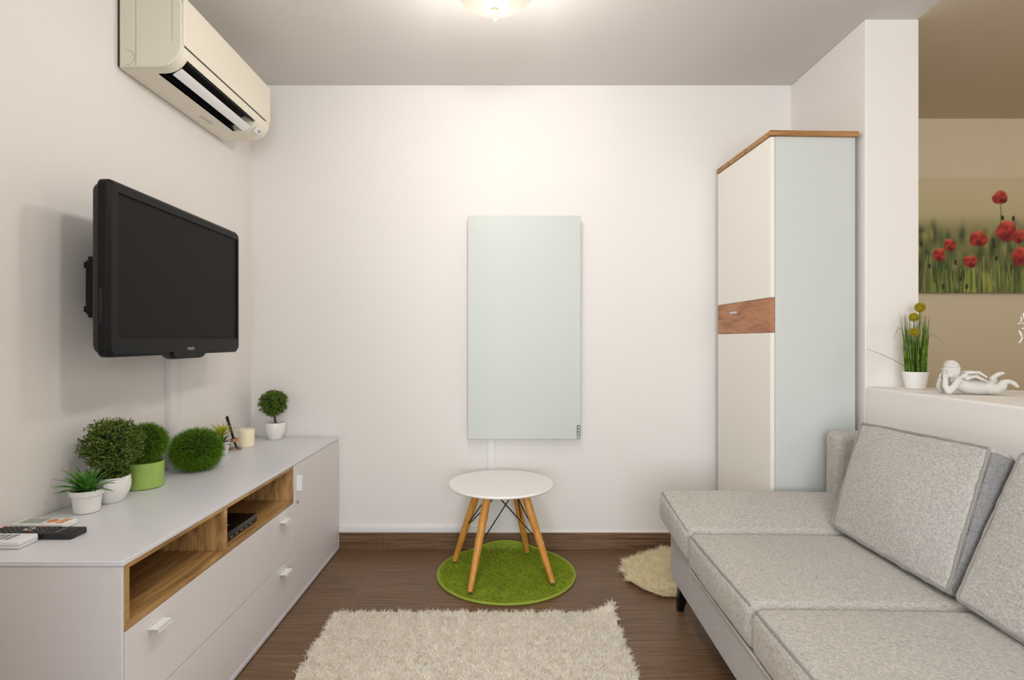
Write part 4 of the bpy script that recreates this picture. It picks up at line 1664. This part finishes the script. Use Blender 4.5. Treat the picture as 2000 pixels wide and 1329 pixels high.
# ------------------------------------------------------------------ poppy picture on the far wall
PY = 3.362
px0, px1 = 2.35, 3.52
pz0, pz1 = CAM_Z + (666 - 572) * PY / F, CAM_Z + (666 - 349) * PY / F
pic = thing('canvas_picture', 'canvas picture of red poppies in a green field', 'picture', ((px0 + px1) / 2, PY, (pz0 + pz1) / 2))
MB().box(px0, px1, PY + .001, YF - .001, pz0 - .001, pz1).build('canvas_edge', plain('beige_canvas_side', (150, 140, 122), .9), pic)
nx, nz = 420, 250
gx = np.linspace(px0, px1, nx)
gz = np.linspace(pz0, pz1, nz)
X, Z = np.meshgrid(gx, gz, indexing='ij')
U = 987 + X * F / PY              # where each point falls, used only to place the motif on the canvas
V = 666 - (Z - CAM_Z) * F / PY
tt = (V - 349) / (572 - 349)


def mixc(a, b, w):
    w = np.clip(w, 0, 1)[..., None]
    return a * (1 - w) + b * w


col = np.zeros((nx, nz, 3)) + np.array([156, 144, 118])
col = mixc(col, np.array([144, 136, 102.]), (tt - .1) / .3)
col = mixc(col, np.array([108, 104, 72.]), (tt - .32) / .15)
col = mixc(col, np.array([80, 80, 50.]), (tt - .5) / .35)
r2 = np.random.default_rng(11)
# soft green blobs
for i in range(420):
    u0, v0 = r2.uniform(1700, 2200), r2.uniform(445, 575)
    su, sv = r2.uniform(3, 9), r2.uniform(7, 20)
    g = np.exp(-((U - u0) / su) ** 2 - ((V - v0) / sv) ** 2)
    cc_ = [np.array([46, 58, 32.]), np.array([132, 126, 78.]), np.array([84, 92, 50.]), np.array([34, 42, 24.])][r2.integers(0, 4)]
    col = mixc(col, cc_, g * .6)
# thin stems and grasses
for i in range(190):
    u0 = r2.uniform(1700, 2200)
    vt = r2.uniform(495, 555)
    sl = r2.uniform(-.18, .18)
    w_ = r2.uniform(.7, 1.8)
    g = np.exp(-((U - u0 - sl * (V - 572)) / w_) ** 2) * (V > vt)
    cc_ = [np.array([128, 136, 60.]), np.array([44, 58, 28.]), np.array([92, 112, 48.])][r2.integers(0, 3)]
    col = mixc(col, cc_, g * .7)
flowers = [(1953, 386, 16, 14, -15), (1966, 452, 22, 22, 0), (1990, 462, 12, 15, 20), (1911, 467, 19, 16, 5), (1855, 479, 13, 13, 0), (1834, 498, 13, 14, 10), (1895, 511, 15, 13, 0), (1990, 501, 14, 21, 5),
           (2060, 430, 20, 18, 0), (2090, 505, 16, 16, 10), (1770, 500, 14, 13, 0), (1745, 455, 17, 15, 5), (2130, 470, 15, 14, 0)]
for (u0, v0, ru, rv, rot_) in flowers:
    # stem
    g = np.exp(-((U - u0 - 2 * np.sin((V - v0) / 20)) / 1.1) ** 2) * (V > v0)
    col = mixc(col, np.array([58, 74, 34.]), g * .8)
for (u0, v0, ru, rv, rot_) in flowers:
    a = math.radians(rot_)
    du, dv = (U - u0), (V - v0)
    x_ = (du * math.cos(a) + dv * math.sin(a)) / ru
    y_ = (-du * math.sin(a) + dv * math.cos(a)) / rv
    ang_ = np.arctan2(y_, x_)
    rad_ = np.sqrt(x_ ** 2 + y_ ** 2) / (1 + .07 * np.sin(ang_ * 3 + u0) + .03 * np.sin(ang_ * 5 + v0))
    mask = np.clip((1.0 - rad_) * 8, 0, 1)
    tone = mixc(np.zeros_like(col) + np.array([148, 54, 42.]), np.array([92, 22, 25.]), .35 + .3 * np.sin(ang_ * 3 + rad_ * 3 + v0) + np.clip(y_, 0, 1) * .5)
    tone = mixc(tone, np.array([172, 88, 68.]), np.clip((-y_ - .35) * 1.5, 0, 1))
    col = mixc(col, np.zeros_like(col) + tone, mask)
    g = np.exp(-((x_ - .1) / .28) ** 2 - ((y_ - .45) / .25) ** 2)
    col = mixc(col, np.array([52, 18, 24.]), g * .8)
for (u0, v0) in ((1958, 426), (1979, 427), (1866, 513), (1876, 545), (1940, 470), (1941, 480), (1815, 520), (1799, 477), (1842, 560), (1946, 505), (1888, 560)):
    g = ((U - u0) / 3.0) ** 2 + ((V - v0) / 5.0) ** 2
    col = mixc(col, np.array([40, 44, 30.]), np.clip((1.2 - g) * 3, 0, 1))
lin = 1.9 * np.where(col / 255 <= .04045, col / 255 / 12.92, ((col / 255 + .055) / 1.055) ** 2.4)
Vv = np.stack([X - pic.location.x, np.full_like(X, PY - .0005 - pic.location.y), Z - pic.location.z], -1).reshape(-1, 3)
ii, jj = np.meshgrid(np.arange(nx - 1), np.arange(nz - 1), indexing='ij')
a = (ii * nz + jj).ravel()
Fq = np.stack([a, a + nz, a + nz + 1, a + 1], 1)
me = bpy.data.meshes.new('poppy_print')
me.vertices.add(len(Vv))
me.vertices.foreach_set('co', Vv.astype(np.float32).ravel())
me.loops.add(Fq.size)
me.loops.foreach_set('vertex_index', Fq.astype(np.int32).ravel())
me.polygons.add(len(Fq))
me.polygons.foreach_set('loop_start', np.arange(len(Fq), dtype=np.int32) * 4)
me.polygons.foreach_set('loop_total', np.full(len(Fq), 4, dtype=np.int32))
me.update(calc_edges=True)
ca = me.color_attributes.new('print', 'FLOAT_COLOR', 'POINT')
ca.data.foreach_set('color', np.concatenate([lin.reshape(-1, 3), np.ones((nx * nz, 1))], 1).astype(np.float32).ravel())
pm, nt, bsdf = new_mat('printed_canvas')
at_ = nt.nodes.new('ShaderNodeAttribute')
at_.attribute_name = 'print'
gm = nt.nodes.new('ShaderNodeGamma')
gm.inputs[1].default_value = 1.0
nt.links.new(at_.outputs['Color'], gm.inputs[0])
nt.links.new(gm.outputs[0], bsdf.inputs['Base Color'])
bsdf.inputs['Roughness'].default_value = .85
me.materials.append(pm)
po = bpy.data.objects.new('poppy_print', me)
C.objects.link(po)
po.parent = pic
